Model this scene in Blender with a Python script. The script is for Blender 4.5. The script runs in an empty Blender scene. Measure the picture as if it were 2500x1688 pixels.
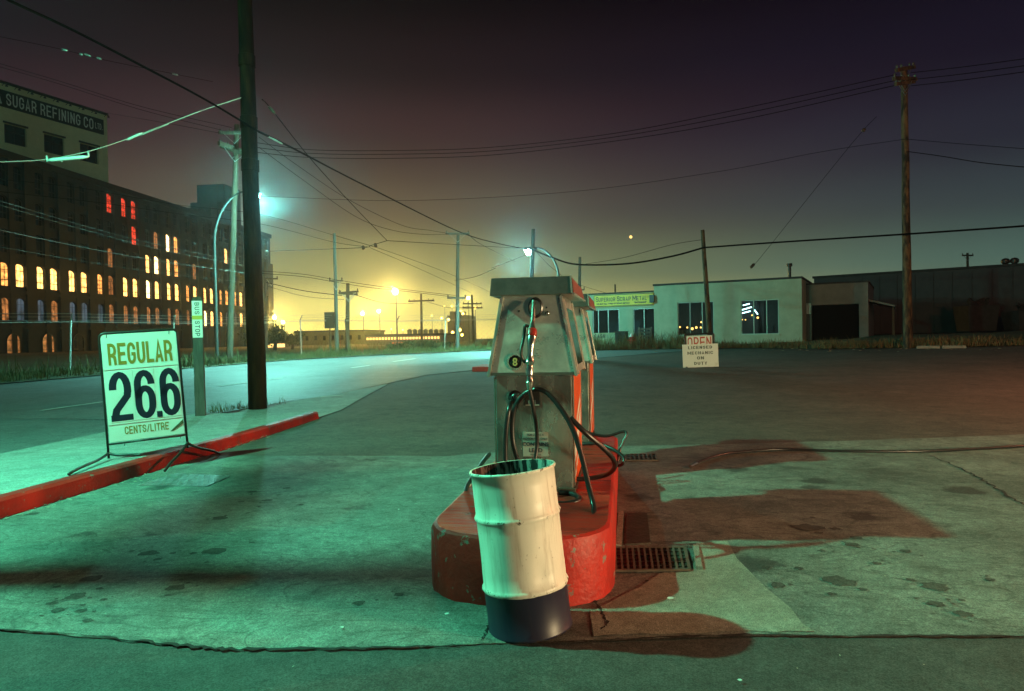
import bpy, math, random
import numpy as np
from mathutils import Matrix, Vector

random.seed(7)
rng = np.random.default_rng(11)
R = math.radians
scene = bpy.context.scene
COL = scene.collection

# ------------------------------------------------------------------ camera
F, CX, CY, H, ROLL = 1700., 1250., 844., 1.45, .017      # photograph is 2500 px wide
def _n(v): return v / np.linalg.norm(v)
_v = _n(np.array([(1443 - CX) / F, -(822 - CY) / F, -1.]))   # the street runs along +Y
_u = np.array([-ROLL, 1., 0.]); _u = _n(_u - _v * _u.dot(_v))
_r = np.cross(_v, _u)
CM = np.array([_r, _v, _u])
CAM = np.array([0, 0, H])
cam_d = bpy.data.cameras.new('camera')
cam_d.sensor_width = 36; cam_d.lens = F / 2500 * 36
cam_d.clip_start = .05; cam_d.clip_end = 4000
cam = bpy.data.objects.new('camera', cam_d); COL.objects.link(cam)
_m = Matrix.Identity(4)
for i in range(3):
    for j in range(3): _m[i][j] = CM[i][j]
    _m[i][3] = CAM[i]
cam.matrix_world = _m
scene.camera = cam

# ------------------------------------------------------------------ world: night sky with city glow
world = bpy.data.worlds.new('World'); scene.world = world
world.use_nodes = True
def build_world():
    nt = world.node_tree; nt.nodes.clear(); N = nt.nodes.new; L = nt.links.new
    out = N('ShaderNodeOutputWorld'); bg = N('ShaderNodeBackground')
    tc = N('ShaderNodeTexCoord'); sep = N('ShaderNodeSeparateXYZ'); L(tc.outputs['Generated'], sep.inputs[0])
    def math_(op, a, b=None, c=None):
        n = N('ShaderNodeMath'); n.operation = op
        for i, x in enumerate((a, b, c)):
            if x is None: continue
            if isinstance(x, (int, float)): n.inputs[i].default_value = x
            else: L(x, n.inputs[i])
        return n.outputs[0]
    el = math_('ARCSINE', sep.outputs[2])
    t = math_('MULTIPLY', math_('MAXIMUM', el, 0.0), 1 / R(45))
    az = math_('ARCTAN2', sep.outputs[0], sep.outputs[1])          # 0 along the street, + to the right
    def ramp(stops):
        n = N('ShaderNodeValToRGB'); n.color_ramp.interpolation = 'EASE'
        e = n.color_ramp.elements
        while len(e) < len(stops): e.new(.5)
        for k, (p, c) in enumerate(stops):
            e[k].position = p; e[k].color = (*c, 1)
        L(t, n.inputs[0]); return n.outputs[0]
    glow = ramp([(0, (1.7, 1.35, .32)), (.055, (.92, .82, .23)), (.12, (.285, .29, .112)), (.23, (.108, .073, .054)), (.36, (.050, .019, .024)), (.47, (.0155, .0058, .009)), (.60, (.0036, .0011, .0026)), (1, (.002, .001, .002))])
    far = ramp([(0, (.11, .22, .17)), (.1, (.072, .142, .118)), (.2, (.037, .052, .061)), (.29, (.019, .020, .035)), (.42, (.0085, .0062, .016)), (.6, (.0034, .0014, .0046)), (1, (.002, .001, .003))])
    d = math_('DIVIDE', math_('ADD', az, R(22)), R(30))
    w = math_('EXPONENT', math_('MULTIPLY', math_('MULTIPLY', d, d), -1.0))
    mix = N('ShaderNodeMixRGB'); L(w, mix.inputs[0]); L(far, mix.inputs[1]); L(glow, mix.inputs[2])
    nz = N('ShaderNodeTexNoise'); nz.inputs['Scale'].default_value = 2.2; nz.inputs['Detail'].default_value = 4; mpn = N('ShaderNodeMapping'); mpn.inputs['Scale'].default_value = (1, 1, 3.5)
    L(tc.outputs['Generated'], mpn.inputs[0]); L(mpn.outputs[0], nz.inputs['Vector'])          # thin uneven cloud
    m2 = N('ShaderNodeMixRGB'); m2.blend_type = 'MULTIPLY'; m2.inputs[0].default_value = 1
    cl = math_('MULTIPLY_ADD', nz.outputs[0], .5, .75); cc = N('ShaderNodeCombineColor'); [L(cl, cc.inputs[i]) for i in range(3)]
    L(mix.outputs[0], m2.inputs[1]); L(cc.outputs[0], m2.inputs[2]); mix = m2
    L(mix.outputs[0], bg.inputs[0]); bg.inputs[1].default_value = 1.0
    L(bg.outputs[0], out.inputs[0])
build_world()
scene.view_settings.view_transform = 'Standard'
scene.view_settings.look = 'None'
scene.view_settings.exposure = 0
scene.view_settings.gamma = 1
scene.view_settings.use_curve_mapping = False
scene.render.film_transparent = False
cy = scene.cycles
cy.max_bounces = 5; cy.diffuse_bounces = 2; cy.glossy_bounces = 3; cy.transparent_max_bounces = 12
cy.transmission_bounces = 4; cy.volume_bounces = 0
cy.sample_clamp_indirect = 3; cy.caustics_reflective = False; cy.caustics_refractive = False
cy.use_denoising = True

MERC = (.13, 1.0, .58)          # mercury-vapour lamp on daylight film
MERC2 = (.27, 1.0, .84)         # the clear lamps over the road read bluer
SODIUM = (1.0, .60, .12)
TUNG = (1.0, .76, .40)

# ------------------------------------------------------------------ placing helpers
def ray(px, py): return CM @ np.array([(px - CX) / F, -(py - CY) / F, -1.])
def sm(t): t = min(1, max(0, t)); return t * t * (3 - 2 * t)
def g(x, y):
    """ground height: the forecourt is level, the street climbs a little"""
    t = max(0., min(y, 46) - 7)
    z = .02 * (t - 2 * (1 - math.exp(-t / 2)))
    if x > 8: z += .03 * min(x - 8, 15) * sm((y - 15) / 15)
    return z
def at(px, py, Y):
    r = ray(px, py); return CAM + r * (Y / r[1])
def gp(px, py, dz=0):
    r = ray(px, py); t = .5
    while t < 900:
        p = CAM + r * t
        if p[2] < g(p[0], p[1]) + dz:
            a, b = t / 1.03 - .02, t
            for _ in range(40):
                m = (a + b) / 2; p = CAM + r * m
                if p[2] < g(p[0], p[1]) + dz: b = m
                else: a = m
            return p
        t = t * 1.03 + .01

# ------------------------------------------------------------------ mesh helpers
def catmull(P, k=8):
    P = [np.array(p, float) for p in P]
    if len(P) < 3: return P
    Q = [2 * P[0] - P[1]] + P + [2 * P[-1] - P[-2]]
    o = []
    for i in range(1, len(Q) - 2):
        a, b, c, d = Q[i - 1:i + 3]
        for s in range(k):
            t = s / k
            o.append(.5 * (2 * b + (c - a) * t + (2 * a - 5 * b + 4 * c - d) * t * t + (3 * b - a - 3 * c + d) * t ** 3))
    o.append(P[-1]); return o

class MB:
    def __init__(s): s.v = []; s.f = []
    def add(s, vs, fs):
        o = len(s.v); s.v += [tuple(map(float, p)) for p in vs]; s.f += [tuple(i + o for i in f) for f in fs]; return s
    def hexa(s, p):        # p: 4 bottom ccw, 4 top ccw
        return s.add(p, [(3, 2, 1, 0), (4, 5, 6, 7), (0, 1, 5, 4), (1, 2, 6, 5), (2, 3, 7, 6), (3, 0, 4, 7)])
    def box(s, x0, x1, y0, y1, z0, z1):
        return s.hexa([(x0, y0, z0), (x1, y0, z0), (x1, y1, z0), (x0, y1, z0), (x0, y0, z1), (x1, y0, z1), (x1, y1, z1), (x0, y1, z1)])
    def bar(s, a, b, w, h, up=(0, 0, 1)):      # rectangular bar a->b
        a, b = np.array(a, float), np.array(b, float); d = _n(b - a); u = np.array(up, float)
        if abs(d.dot(u)) > .95: u = np.array((0, 1., 0))
        x = _n(np.cross(d, u)); u = np.cross(x, d)
        q = [(-w / 2, -h / 2), (w / 2, -h / 2), (w / 2, h / 2), (-w / 2, h / 2)]
        return s.add([a + x * i + u * j for i, j in q] + [b + x * i + u * j for i, j in q],
                     [(0, 1, 2, 3), (7, 6, 5, 4), (0, 4, 5, 1), (1, 5, 6, 2), (2, 6, 7, 3), (3, 7, 4, 0)])
    def tube(s, P, r, n=8, cap=True):
        P = [np.array(p, float) for p in P]; m = len(P)
        rr = list(r) if hasattr(r, '__len__') else [r] * m
        T = [_n(P[min(i + 1, m - 1)] - P[max(i - 1, 0)]) for i in range(m)]
        u = np.array((0, 0, 1.)) if abs(T[0][2]) < .9 else np.array((0, 1., 0))
        vs = []
        for i in range(m):
            u = _n(u - T[i] * u.dot(T[i])); w = np.cross(T[i], u)
            for k in range(n):
                a = 2 * math.pi * k / n
                vs.append(P[i] + rr[i] * (math.cos(a) * u + math.sin(a) * w))
        fs = [(i * n + k, i * n + (k + 1) % n, (i + 1) * n + (k + 1) % n, (i + 1) * n + k) for i in range(m - 1) for k in range(n)]
        if cap: fs += [tuple(range(n - 1, -1, -1)), tuple((m - 1) * n + k for k in range(n))]
        return s.add(vs, fs)
    def lathe(s, prof, n=24, c=(0, 0, 0), axis=2):
        vs, fs = [], []
        for r_, z in prof:
            for k in range(n):
                a = 2 * math.pi * k / n; p = (r_ * math.cos(a), r_ * math.sin(a), z)
                if axis == 1: p = (p[0], -p[2], p[1])          # axis points to -y
                if axis == 0: p = (p[2], p[0], p[1])
                vs.append((p[0] + c[0], p[1] + c[1], p[2] + c[2]))
        for i in range(len(prof) - 1):
            for k in range(n): fs.append((i * n + k, i * n + (k + 1) % n, (i + 1) * n + (k + 1) % n, (i + 1) * n + k))
        return s.add(vs, fs)
    def prism(s, poly, z0, z1):                 # poly ccw in xy
        n = len(poly)
        vs = [(x, y, z0) for x, y in poly] + [(x, y, z1) for x, y in poly]
        return s.add(vs, [tuple(range(n - 1, -1, -1)), tuple(range(n, 2 * n))] + [(k, (k + 1) % n, n + (k + 1) % n, n + k) for k in range(n)])
    def prism_y(s, poly, y0, y1):               # poly in xz (ccw seen from -y), extruded along y
        n = len(poly)
        vs = [(x, y0, z) for x, z in poly] + [(x, y1, z) for x, z in poly]
        return s.add(vs, [tuple(range(n)), tuple(range(2 * n - 1, n - 1, -1))] + [((k + 1) % n, k, n + k, n + (k + 1) % n) for k in range(n)])
    def ball(s, c, r, n=8):
        prof = [(max(1e-4, r * math.sin(math.pi * i / (n // 2 + 1))), -r * math.cos(math.pi * i / (n // 2 + 1))) for i in range(n // 2 + 2)]
        return s.lathe(prof, n, c)
    def mesh(s, name):
        me = bpy.data.meshes.new(name); me.from_pydata(s.v, [], s.f); me.validate(); me.update(); return me
    def build(s, name, m, parent=None, smooth=False, origin=True, bevel=0, inv=None):
        if inv is not None: s.v = [tuple(inv @ Vector(p)) for p in s.v]
        loc = None
        if parent is None and origin:
            a = np.array(s.v); loc = (a[:, 0].mean(), a[:, 1].mean(), a[:, 2].min())
            s.v = [tuple(p) for p in (a - np.array(loc))]
        o = bpy.data.objects.new(name, s.mesh(name)); COL.objects.link(o)
        if loc is not None: o.location = loc
        if m is not None: o.data.materials.append(m)
        if parent is not None: o.parent = parent
        if smooth:
            for p in o.data.polygons: p.use_smooth = True
            if smooth == 'auto':
                o.data.set_sharp_from_angle(angle=R(35))
        if bevel:
            b = o.modifiers.new('bevel', 'BEVEL'); b.width = bevel; b.segments = 2; b.limit_method = 'ANGLE'; b.angle_limit = R(40)
        return o

def tag(o, label, cat, group=None):
    o['label'] = label; o['category'] = cat
    if group: o['group'] = group
    return o
def struct(o): o['kind'] = 'structure'; return o
def stuff(o, label=None, cat=None):
    o['kind'] = 'stuff'
    if label: o['label'] = label
    if cat: o['category'] = cat
    return o
def empty(name, loc, rz=0, rx=0, ry=0):
    o = bpy.data.objects.new(name, None); COL.objects.link(o); o.empty_display_size = .2
    o.location = tuple(map(float, loc)); o.rotation_euler = (rx, ry, rz); return o
def inv_of(o):
    return (Matrix.Translation(o.location) @ o.rotation_euler.to_matrix().to_4x4()).inverted()
def instance(name, me, m, parent, loc=(0, 0, 0), rot=(0, 0, 0)):
    o = bpy.data.objects.new(name, me); COL.objects.link(o); o.parent = parent; o.location = loc; o.rotation_euler = rot
    if m is not None:
        if not me.materials: me.materials.append(m)
        o.material_slots[0].link = 'OBJECT'; o.material_slots[0].material = m
    return o
def lettering(txt, m, parent, loc, size, xs=1.0, bold=0.0, rot=(R(90), 0, 0), align='CENTER', name='lettering', spacing=1.0, shear=0, depth=.002, width=None):
    cu = bpy.data.curves.new('t', 'FONT'); cu.body = txt; cu.size = size; cu.offset = bold; cu.extrude = depth
    cu.align_x = align; cu.align_y = 'CENTER'; cu.space_character = spacing; cu.shear = shear; cu.resolution_u = 5
    t = bpy.data.objects.new('t', cu); COL.objects.link(t)
    me = bpy.data.meshes.new_from_object(t.evaluated_get(bpy.context.evaluated_depsgraph_get()))
    bpy.data.objects.remove(t); bpy.data.curves.remove(cu)
    if width:
        xsv = [v.co.x for v in me.vertices]; xs = width / (max(xsv) - min(xsv))
    for v in me.vertices: v.co.x *= xs
    o = bpy.data.objects.new(name, me); COL.objects.link(o)
    me.materials.clear(); me.materials.append(m)
    o.parent = parent; o.location = loc; o.rotation_euler = rot
    return o

# ------------------------------------------------------------------ sign painter's letters: strokes in a unit box
def _arc(cx, cz, rx, rz, a0, a1, n=10): return [(cx + rx * math.cos(R(a0 + (a1 - a0) * i / n)), cz + rz * math.sin(R(a0 + (a1 - a0) * i / n))) for i in range(n + 1)]
def glyph(ch, a, b):
    """centre lines for one capital; a half stem width, b half bar height"""
    L, Q, B, T, M = a, 1 - a, b, 1 - b, .5; rx = .5 - a; rz = .24
    up = _arc(.5, T - rz, rx, rz, 0, 180); dn = _arc(.5, B + rz, rx, rz, 180, 360)
    O = up + dn + [up[0], up[1]]
    G = {'O': [O], 'I': [[(.5, 0), (.5, 1)]], 'L': [[(L, 0), (L, 1)], [(0, B), (1, B)]], 'T': [[(.5, 0), (.5, 1)], [(0, T), (1, T)]],
         'E': [[(L, 0), (L, 1)], [(0, B), (1, B)], [(0, T), (1, T)], [(0, M), (.9, M)]], 'F': [[(L, 0), (L, 1)], [(0, T), (1, T)], [(0, M), (.9, M)]],
         'U': [[(L, 1)] + dn + [(Q, 1)]], 'C': [[(Q, .66)] + up + dn + [(Q, .34)]], 'G': [[(Q, .66)] + up + dn + [(Q, .46)], [(.5, .46), (1, .46)]],
         'S': [[(Q, .71)] + up + [(L + .03, .64), (L + .14, .57), (.5, .505), (Q - .14, .44), (Q - .03, .37)] + _arc(.5, B + rz, rx, rz, 0, -180) + [(L, .28)]],
         'N': [[(L, 0), (L, 1)], [(Q, 0), (Q, 1)], [(L, 1 - b), (Q, b)]], 'H': [[(L, 0), (L, 1)], [(Q, 0), (Q, 1)], [(0, M), (1, M)]],
         'M': [[(L * .8, 0), (L * .8, 1)], [(1 - L * .8, 0), (1 - L * .8, 1)], [(L * .8, 1 - b), (.5, .3), (1 - L * .8, 1 - b)]],
         'A': [[(L * .9, 0), (.5, 1 - b * .4), (1 - L * .9, 0)], [(.2, .27), (.8, .27)]], 'Y': [[(.5, 0), (.5, .45)], [(L * .9, 1), (.5, .42), (1 - L * .9, 1)]],
         'D': [[(L, 0), (L, 1)], [(0, T), (.4, T)] + _arc(.4, .5, Q - .4, T - .5, 90, -90, 12) + [(0, B)]],
         'P': [[(L, 0), (L, 1)], [(0, T), (.45, T)] + _arc(.45, T - .27, Q - .45, .27, 90, -90) + [(0, T - .54)]],
         'R': [[(L, 0), (L, 1)], [(0, T), (.45, T)] + _arc(.45, T - .24, Q - .45, .24, 90, -90) + [(0, T - .48)], [(.5, T - .5), (Q - .08, .35), (Q, 0)]],
         'B': [[(L, 0), (L, 1)], [(0, T), (.45, T)] + _arc(.45, (T + .52) / 2, Q - .5, (T - .52) / 2, 90, -90) + [(0, .52)], [(.45, .52)] + _arc(.45, (B + .52) / 2, Q - .45, (.52 - B) / 2, 90, -90) + [(0, B)]],
         'K': [[(L, 0), (L, 1)], [(Q, 1), (L, .42)], [(.42, .58), (Q, 0)]], 'W': [[(L * .7, 1), (.27, 0), (.5, .8), (.73, 0), (1 - L * .7, 1)]],
         '/': [[(.1, 0), (.9, 1)]], '.': [[(.5, 0), (.5, .16)]], '-': [[(0, M), (1, M)]], '&': [O],
         '2': [[(L, .64)] + _arc(.5, T - .27, rx, .27, 180, 0) + [(Q, .60), (Q - .04, .50), (L + .10, .22), (L + .02, .08)], [(0, B), (1, B)]],
         '6': [[(Q, .70)] + _arc(.5, T - .23, rx, .23, 0, 180) + _arc(.5, B + .23, rx, .23, 180, 360) + _arc(.5, .62 - .22, rx, .22, 0, 165) + [(L, .40)]]}
    return G.get(ch, [])
def stroke(mb, P, wx, wz, sx, sz, ox, oz, y):
    """thick line through P with horizontal half width wx and vertical half width wz"""
    P = [np.array(p, float) for p in P]; P = [P[0]] + [q for p, q in zip(P[:-1], P[1:]) if np.hypot(*(q - p)) > 1e-4]; n = len(P); vs = []
    for i in range(n):
        d0 = P[i] - P[max(i - 1, 0)]; d1 = P[min(i + 1, n - 1)] - P[i]
        def nn(d):
            d = d * np.array([sx, sz]); l = np.hypot(*d); return d / l if l > 1e-9 else None
        a0, a1 = nn(d0), nn(d1); a0 = a1 if a0 is None else a0; a1 = a0 if a1 is None else a1
        t = _n(a0 + a1); nr = np.array([-t[1], t[0]]); k = 1 / max(.55, abs(float(t.dot(a0))))
        w = np.hypot(nr[0] * wx, nr[1] * wz) * k
        c = P[i] * np.array([sx, sz]); vs += [c + nr * w, c - nr * w]
    o = len(mb.v); mb.v += [(v[0] + ox, y, v[1] + oz) for v in vs]
    mb.f += [(o + 2 * i, o + 2 * i + 1, o + 2 * i + 3, o + 2 * i + 2) for i in range(n - 1)]
def painted(txt, m, parent, x0, x1, zc, h, y, stem=.19, bar=.085, gap=.18, rot=None, serif=0, widths=None, name='lettering', clip=None):
    """letters painted between x0 and x1; stem, bar: stroke sizes as part of letter width / height"""
    W = {'I': .42, '.': .35, '/': .75, ' ': .5, 'M': 1.25, 'L': .9, 'W': 1.3, '-': .6}
    ws = [W.get(c, 1.) for c in txt]; tot = sum(ws) + gap * (len(txt) - 1); u = (x1 - x0) / tot; x = x0; mb = MB()
    for c, w in zip(txt, ws):
        ww = u * w; st = u * stem
        a = .5 if c in 'I.' else st / 2 / ww * (1. if c not in '/' else 1)
        wx = st / 2 if c != '/' else st * .4
        if c in 'I.': wx = min(wx, ww / 2)
        for P in glyph(c, a if c not in 'I.' else .5, bar / 2):
            stroke(mb, P, wx, h * bar / 2, ww, h, x, zc - h / 2, y - .00002 * len(mb.f) / 10)
            if serif and len(P) == 2 and abs(P[0][0] - P[1][0]) < .01:
                for z in (P[0][1], P[1][1]): zc_ = min(max(z, .03), .97); stroke(mb, [(P[0][0] - serif * u / ww, zc_), (P[0][0] + serif * u / ww, zc_)], wx, h * .028, ww, h, x, zc - h / 2, y)
        x += ww + gap * u
    o = len(mb.f)
    ob = mb.build(name, m, parent)
    if rot: ob.location, ob.rotation_euler = rot
    return ob

# ------------------------------------------------------------------ materials
MATS = {}
def mat(name, c1, c2=None, scale=8., rough=.7, metal=0., bump=0., bscale=None, detail=5, stretch=(1, 1, 1), spec=.5, lo=.35, hi=.65, rough2=None, coat=0):
    m = bpy.data.materials.new(name); m.use_nodes = True; nt = m.node_tree
    b = nt.nodes['Principled BSDF']; N = nt.nodes.new; L = nt.links.new
    b.inputs['Roughness'].default_value = rough; b.inputs['Metallic'].default_value = metal
    b.inputs['Specular IOR Level'].default_value = spec
    b.inputs['Coat Weight'].default_value = coat
    b.inputs['Base Color'].default_value = (*c1, 1)
    if c2 is not None or bump:
        tc = N('ShaderNodeTexCoord'); mp = N('ShaderNodeMapping'); L(tc.outputs['Object'], mp.inputs[0]); mp.inputs['Scale'].default_value = stretch
        nz = N('ShaderNodeTexNoise'); nz.inputs['Scale'].default_value = scale; nz.inputs['Detail'].default_value = detail; nz.inputs['Roughness'].default_value = .65
        L(mp.outputs[0], nz.inputs['Vector'])
        if c2 is not None:
            rp = N('ShaderNodeValToRGB'); rp.color_ramp.elements[0].position = lo; rp.color_ramp.elements[1].position = hi
            rp.color_ramp.elements[0].color = (*c1, 1); rp.color_ramp.elements[1].color = (*c2, 1)
            L(nz.outputs[0], rp.inputs[0]); L(rp.outputs[0], b.inputs['Base Color'])
        if rough2 is not None:
            mr = N('ShaderNodeMapRange'); mr.inputs['From Min'].default_value = lo; mr.inputs['From Max'].default_value = hi
            mr.inputs['To Min'].default_value = rough; mr.inputs['To Max'].default_value = rough2
            L(nz.outputs[0], mr.inputs[0]); L(mr.outputs[0], b.inputs['Roughness'])
        if bump:
            n2 = N('ShaderNodeTexNoise'); n2.inputs['Scale'].default_value = bscale or scale * 4; n2.inputs['Detail'].default_value = 4
            L(mp.outputs[0], n2.inputs['Vector'])
            bp = N('ShaderNodeBump'); bp.inputs['Strength'].default_value = bump; bp.inputs['Distance'].default_value = .02
            L(n2.outputs[0], bp.inputs['Height']); L(bp.outputs[0], b.inputs['Normal'])
    MATS[name] = m; return m
def emit(name, c, strength, base=(.02, .02, .02), vary=0, scale=2.):
    m = bpy.data.materials.new(name); m.use_nodes = True; b = m.node_tree.nodes['Principled BSDF']
    b.inputs['Base Color'].default_value = (*base, 1); b.inputs['Emission Color'].default_value = (*c, 1)
    b.inputs['Emission Strength'].default_value = strength; b.inputs['Roughness'].default_value = .4
    if vary:
        nt = m.node_tree; tc = nt.nodes.new('ShaderNodeTexCoord'); oi = nt.nodes.new('ShaderNodeObjectInfo')
        ad = nt.nodes.new('ShaderNodeVectorMath'); ad.operation = 'ADD'
        nz = nt.nodes.new('ShaderNodeTexNoise'); nz.inputs['Scale'].default_value = scale
        mr = nt.nodes.new('ShaderNodeMapRange'); mr.inputs['From Min'].default_value = .3; mr.inputs['From Max'].default_value = .7
        mr.inputs['To Min'].default_value = strength * (1 - vary); mr.inputs['To Max'].default_value = strength * (1 + vary)
        sc = nt.nodes.new('ShaderNodeMath'); sc.operation = 'MULTIPLY'; sc.inputs[1].default_value = 40
        L = nt.links.new; L(oi.outputs['Random'], sc.inputs[0]); L(tc.outputs['Object'], ad.inputs[0]); L(sc.outputs[0], ad.inputs[1])
        L(ad.outputs[0], nz.inputs['Vector']); L(nz.outputs[0], mr.inputs[0]); L(mr.outputs[0], b.inputs['Emission Strength'])
    return m
def ground_mat(name, c1, c2, spot=(.03, .03, .03), spots=.0, rough=.8, grain=120., bump=.35, streak=0., crack=0., spotscale=2.2, rough2=None):
    """paving: large blotches, oil spots, tyre swirls, fine aggregate"""
    m = bpy.data.materials.new(name); m.use_nodes = True; nt = m.node_tree; N = nt.nodes.new; L = nt.links.new
    b = nt.nodes['Principled BSDF']; b.inputs['Roughness'].default_value = rough; b.inputs['Specular IOR Level'].default_value = .35
    tc = N('ShaderNodeTexCoord').outputs['Object']
    def noise(sc, det=6, ro=.6, dist=0):
        n = N('ShaderNodeTexNoise'); n.inputs['Scale'].default_value = sc; n.inputs['Detail'].default_value = det; n.inputs['Roughness'].default_value = ro
        n.inputs['Distortion'].default_value = dist; L(tc, n.inputs['Vector']); return n.outputs[0]
    def mr(x, a, b_, c=0., d=1.):
        n = N('ShaderNodeMapRange'); n.inputs[1].default_value = a; n.inputs[2].default_value = b_; n.inputs[3].default_value = c; n.inputs[4].default_value = d; L(x, n.inputs[0]); return n.outputs[0]
    def mix(f, a, c, mode='MIX'):
        n = N('ShaderNodeMixRGB'); n.blend_type = mode
        for i, x in enumerate((f, a, c)):
            if isinstance(x, tuple): n.inputs[i].default_value = (*x, 1)
            elif isinstance(x, (int, float)): n.inputs[i].default_value = x
            else: L(x, n.inputs[i])
        return n.outputs[0]
    def mul(a, c):
        n = N('ShaderNodeMath'); n.operation = 'MULTIPLY'
        for i, x in enumerate((a, c)):
            if isinstance(x, (int, float)): n.inputs[i].default_value = x
            else: L(x, n.inputs[i])
        return n.outputs[0]
    col = mix(mr(noise(.8, 8, .68), .32, .68), c1, c2)
    col = mix(mr(noise(5.5, 8, .75), .40, .72, 0, .55), col, tuple(x * .40 for x in c1))
    col = mix(mr(noise(2.1, 8, .8, .4), .50, .68, 0, .5), col, tuple(x * .5 for x in c1))
    col = mix(mr(noise(17, 6, .8), .54, .74, 0, .5), col, tuple(min(1, x * 1.35) for x in c2))
    if streak:
        wv = N('ShaderNodeTexNoise'); wv.inputs['Scale'].default_value = .9; wv.inputs['Detail'].default_value = 3; wv.inputs['Distortion'].default_value = 1.6
        mp = N('ShaderNodeMapping'); mp.inputs['Scale'].default_value = (1, 2.2, 1); mp.inputs['Rotation'].default_value = (0, 0, .3); L(tc, mp.inputs[0]); L(mp.outputs[0], wv.inputs['Vector'])
        n = N('ShaderNodeMath'); n.operation = 'PINGPONG'; L(mul(wv.outputs[0], 6.), n.inputs[0]); n.inputs[1].default_value = .5
        col = mix(mr(n.outputs[0], .0, .12, streak, 0), col, tuple(x * .32 for x in c1))
    if spots:
        vo = N('ShaderNodeTexVoronoi'); vo.inputs['Scale'].default_value = spotscale
        dv = N('ShaderNodeVectorMath'); dv.operation = 'ADD'; L(tc, dv.inputs[0])
        nn = N('ShaderNodeTexNoise'); nn.inputs['Scale'].default_value = 5; nn.inputs['Detail'].default_value = 7; nn.inputs['Roughness'].default_value = .75; L(tc, nn.inputs['Vector'])
        sv = N('ShaderNodeVectorMath'); sv.operation = 'SCALE'; sv.inputs['Scale'].default_value = .40; L(nn.outputs['Color'], sv.inputs[0]); L(sv.outputs[0], dv.inputs[1])
        L(dv.outputs[0], vo.inputs['Vector'])
        cell = N('ShaderNodeSeparateColor'); L(vo.outputs['Color'], cell.inputs[0])
        rad = mr(cell.outputs[0], .45, 1., .0, .36)
        df = N('ShaderNodeMath'); df.operation = 'SUBTRACT'; L(vo.outputs['Distance'], df.inputs[0]); L(rad, df.inputs[1])
        col = mix(mul(mr(df.outputs[0], -.10, .03, 1, 0), spots), col, spot)
        col = mix(mul(mr(noise(.45, 5, .7, .6), .52, .72), spots * .85), col, spot)
    sp = mul(mr(noise(grain, 2, .5), .35, .65, .62, 1.35), mr(noise(38, 9, .82), .34, .66, .66, 1.32))
    cb = N('ShaderNodeCombineColor'); [L(sp, cb.inputs[i]) for i in range(3)]
    col = mix(1., col, cb.outputs[0], 'MULTIPLY')
    L(col, b.inputs['Base Color'])
    bp = N('ShaderNodeBump'); bp.inputs['Strength'].default_value = bump; bp.inputs['Distance'].default_value = .01; L(noise(grain * .6, 4, .7), bp.inputs['Height'])
    b2 = N('ShaderNodeBump'); b2.inputs['Strength'].default_value = .25; b2.inputs['Distance'].default_value = .03; L(noise(3, 5, .6), b2.inputs['Height']); L(bp.outputs[0], b2.inputs['Normal'])
    L(b2.outputs[0], b.inputs['Normal'])
    if rough2 is not None: L(mr(noise(1.3, 5, .6), .35, .65, rough, rough2), b.inputs['Roughness'])
    return m

M_asphalt = ground_mat('lot_asphalt', (.095, .074, .062), (.16, .122, .102), (.04, .033, .028), spots=.5, rough=.85, grain=90, streak=.35)
M_front = ground_mat('worn_asphalt', (.05, .052, .048), (.095, .098, .088), (.03, .03, .03), spots=.4, rough=.85, grain=150)
M_road = ground_mat('road_asphalt', (.15, .155, .155), (.21, .215, .21), (.09, .09, .09), spots=.35, rough=.62, grain=70, streak=.25, bump=.2, spotscale=.6)
M_concrete = ground_mat('forecourt_concrete', (.115, .122, .106), (.285, .295, .255), (.04, .04, .036), spots=.85, rough=.75, grain=140, streak=.5, spotscale=1.7)
M_patch = ground_mat('patched_concrete', (.26, .25, .20), (.34, .32, .26), (.12, .11, .10), spots=.3, rough=.8, grain=160)
M_walk = ground_mat('sidewalk_concrete', (.30, .30, .28), (.42, .42, .39), (.14, .14, .13), spots=.45, rough=.8, grain=110, streak=.2)
M_verge = ground_mat('verge_soil', (.045, .05, .025), (.10, .095, .05), (.03, .03, .02), spots=.2, rough=.95, grain=30)
M_crack = mat('joint_tar', (.008, .008, .007), (.02, .018, .015), 20, .9)
M_red = mat('red_kerb_paint', (.34, .010, .006), (.56, .020, .009), 5, .45, 0, .3, 30, rough2=.65, lo=.3, hi=.7)
def chip_paint(m, chip=(.20, .17, .14), scale=14, lo=.66, hi=.69):
    nt = m.node_tree; N = nt.nodes.new; L = nt.links.new; b = nt.nodes['Principled BSDF']; src = b.inputs['Base Color'].links[0].from_socket
    tc = N('ShaderNodeTexCoord'); nz = N('ShaderNodeTexNoise'); nz.inputs['Scale'].default_value = scale; nz.inputs['Detail'].default_value = 8; nz.inputs['Roughness'].default_value = .72; L(tc.outputs['Object'], nz.inputs['Vector'])
    rp = N('ShaderNodeMapRange'); rp.inputs[1].default_value = lo; rp.inputs[2].default_value = hi; L(nz.outputs[0], rp.inputs[0])
    mx = N('ShaderNodeMixRGB'); L(rp.outputs[0], mx.inputs[0]); L(src, mx.inputs[1]); mx.inputs[2].default_value = (*chip, 1)
    n2 = N('ShaderNodeTexNoise'); n2.inputs['Scale'].default_value = 2.2; n2.inputs['Detail'].default_value = 6; L(tc.outputs['Object'], n2.inputs['Vector'])
    r2 = N('ShaderNodeMapRange'); r2.inputs[1].default_value = .5; r2.inputs[2].default_value = .72; r2.inputs[4].default_value = .65; L(n2.outputs[0], r2.inputs[0])
    m3 = N('ShaderNodeMixRGB'); L(r2.outputs[0], m3.inputs[0]); L(mx.outputs[0], m3.inputs[1]); m3.inputs[2].default_value = (.06, .014, .010, 1)
    L(m3.outputs[0], b.inputs['Base Color']); return m
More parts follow.
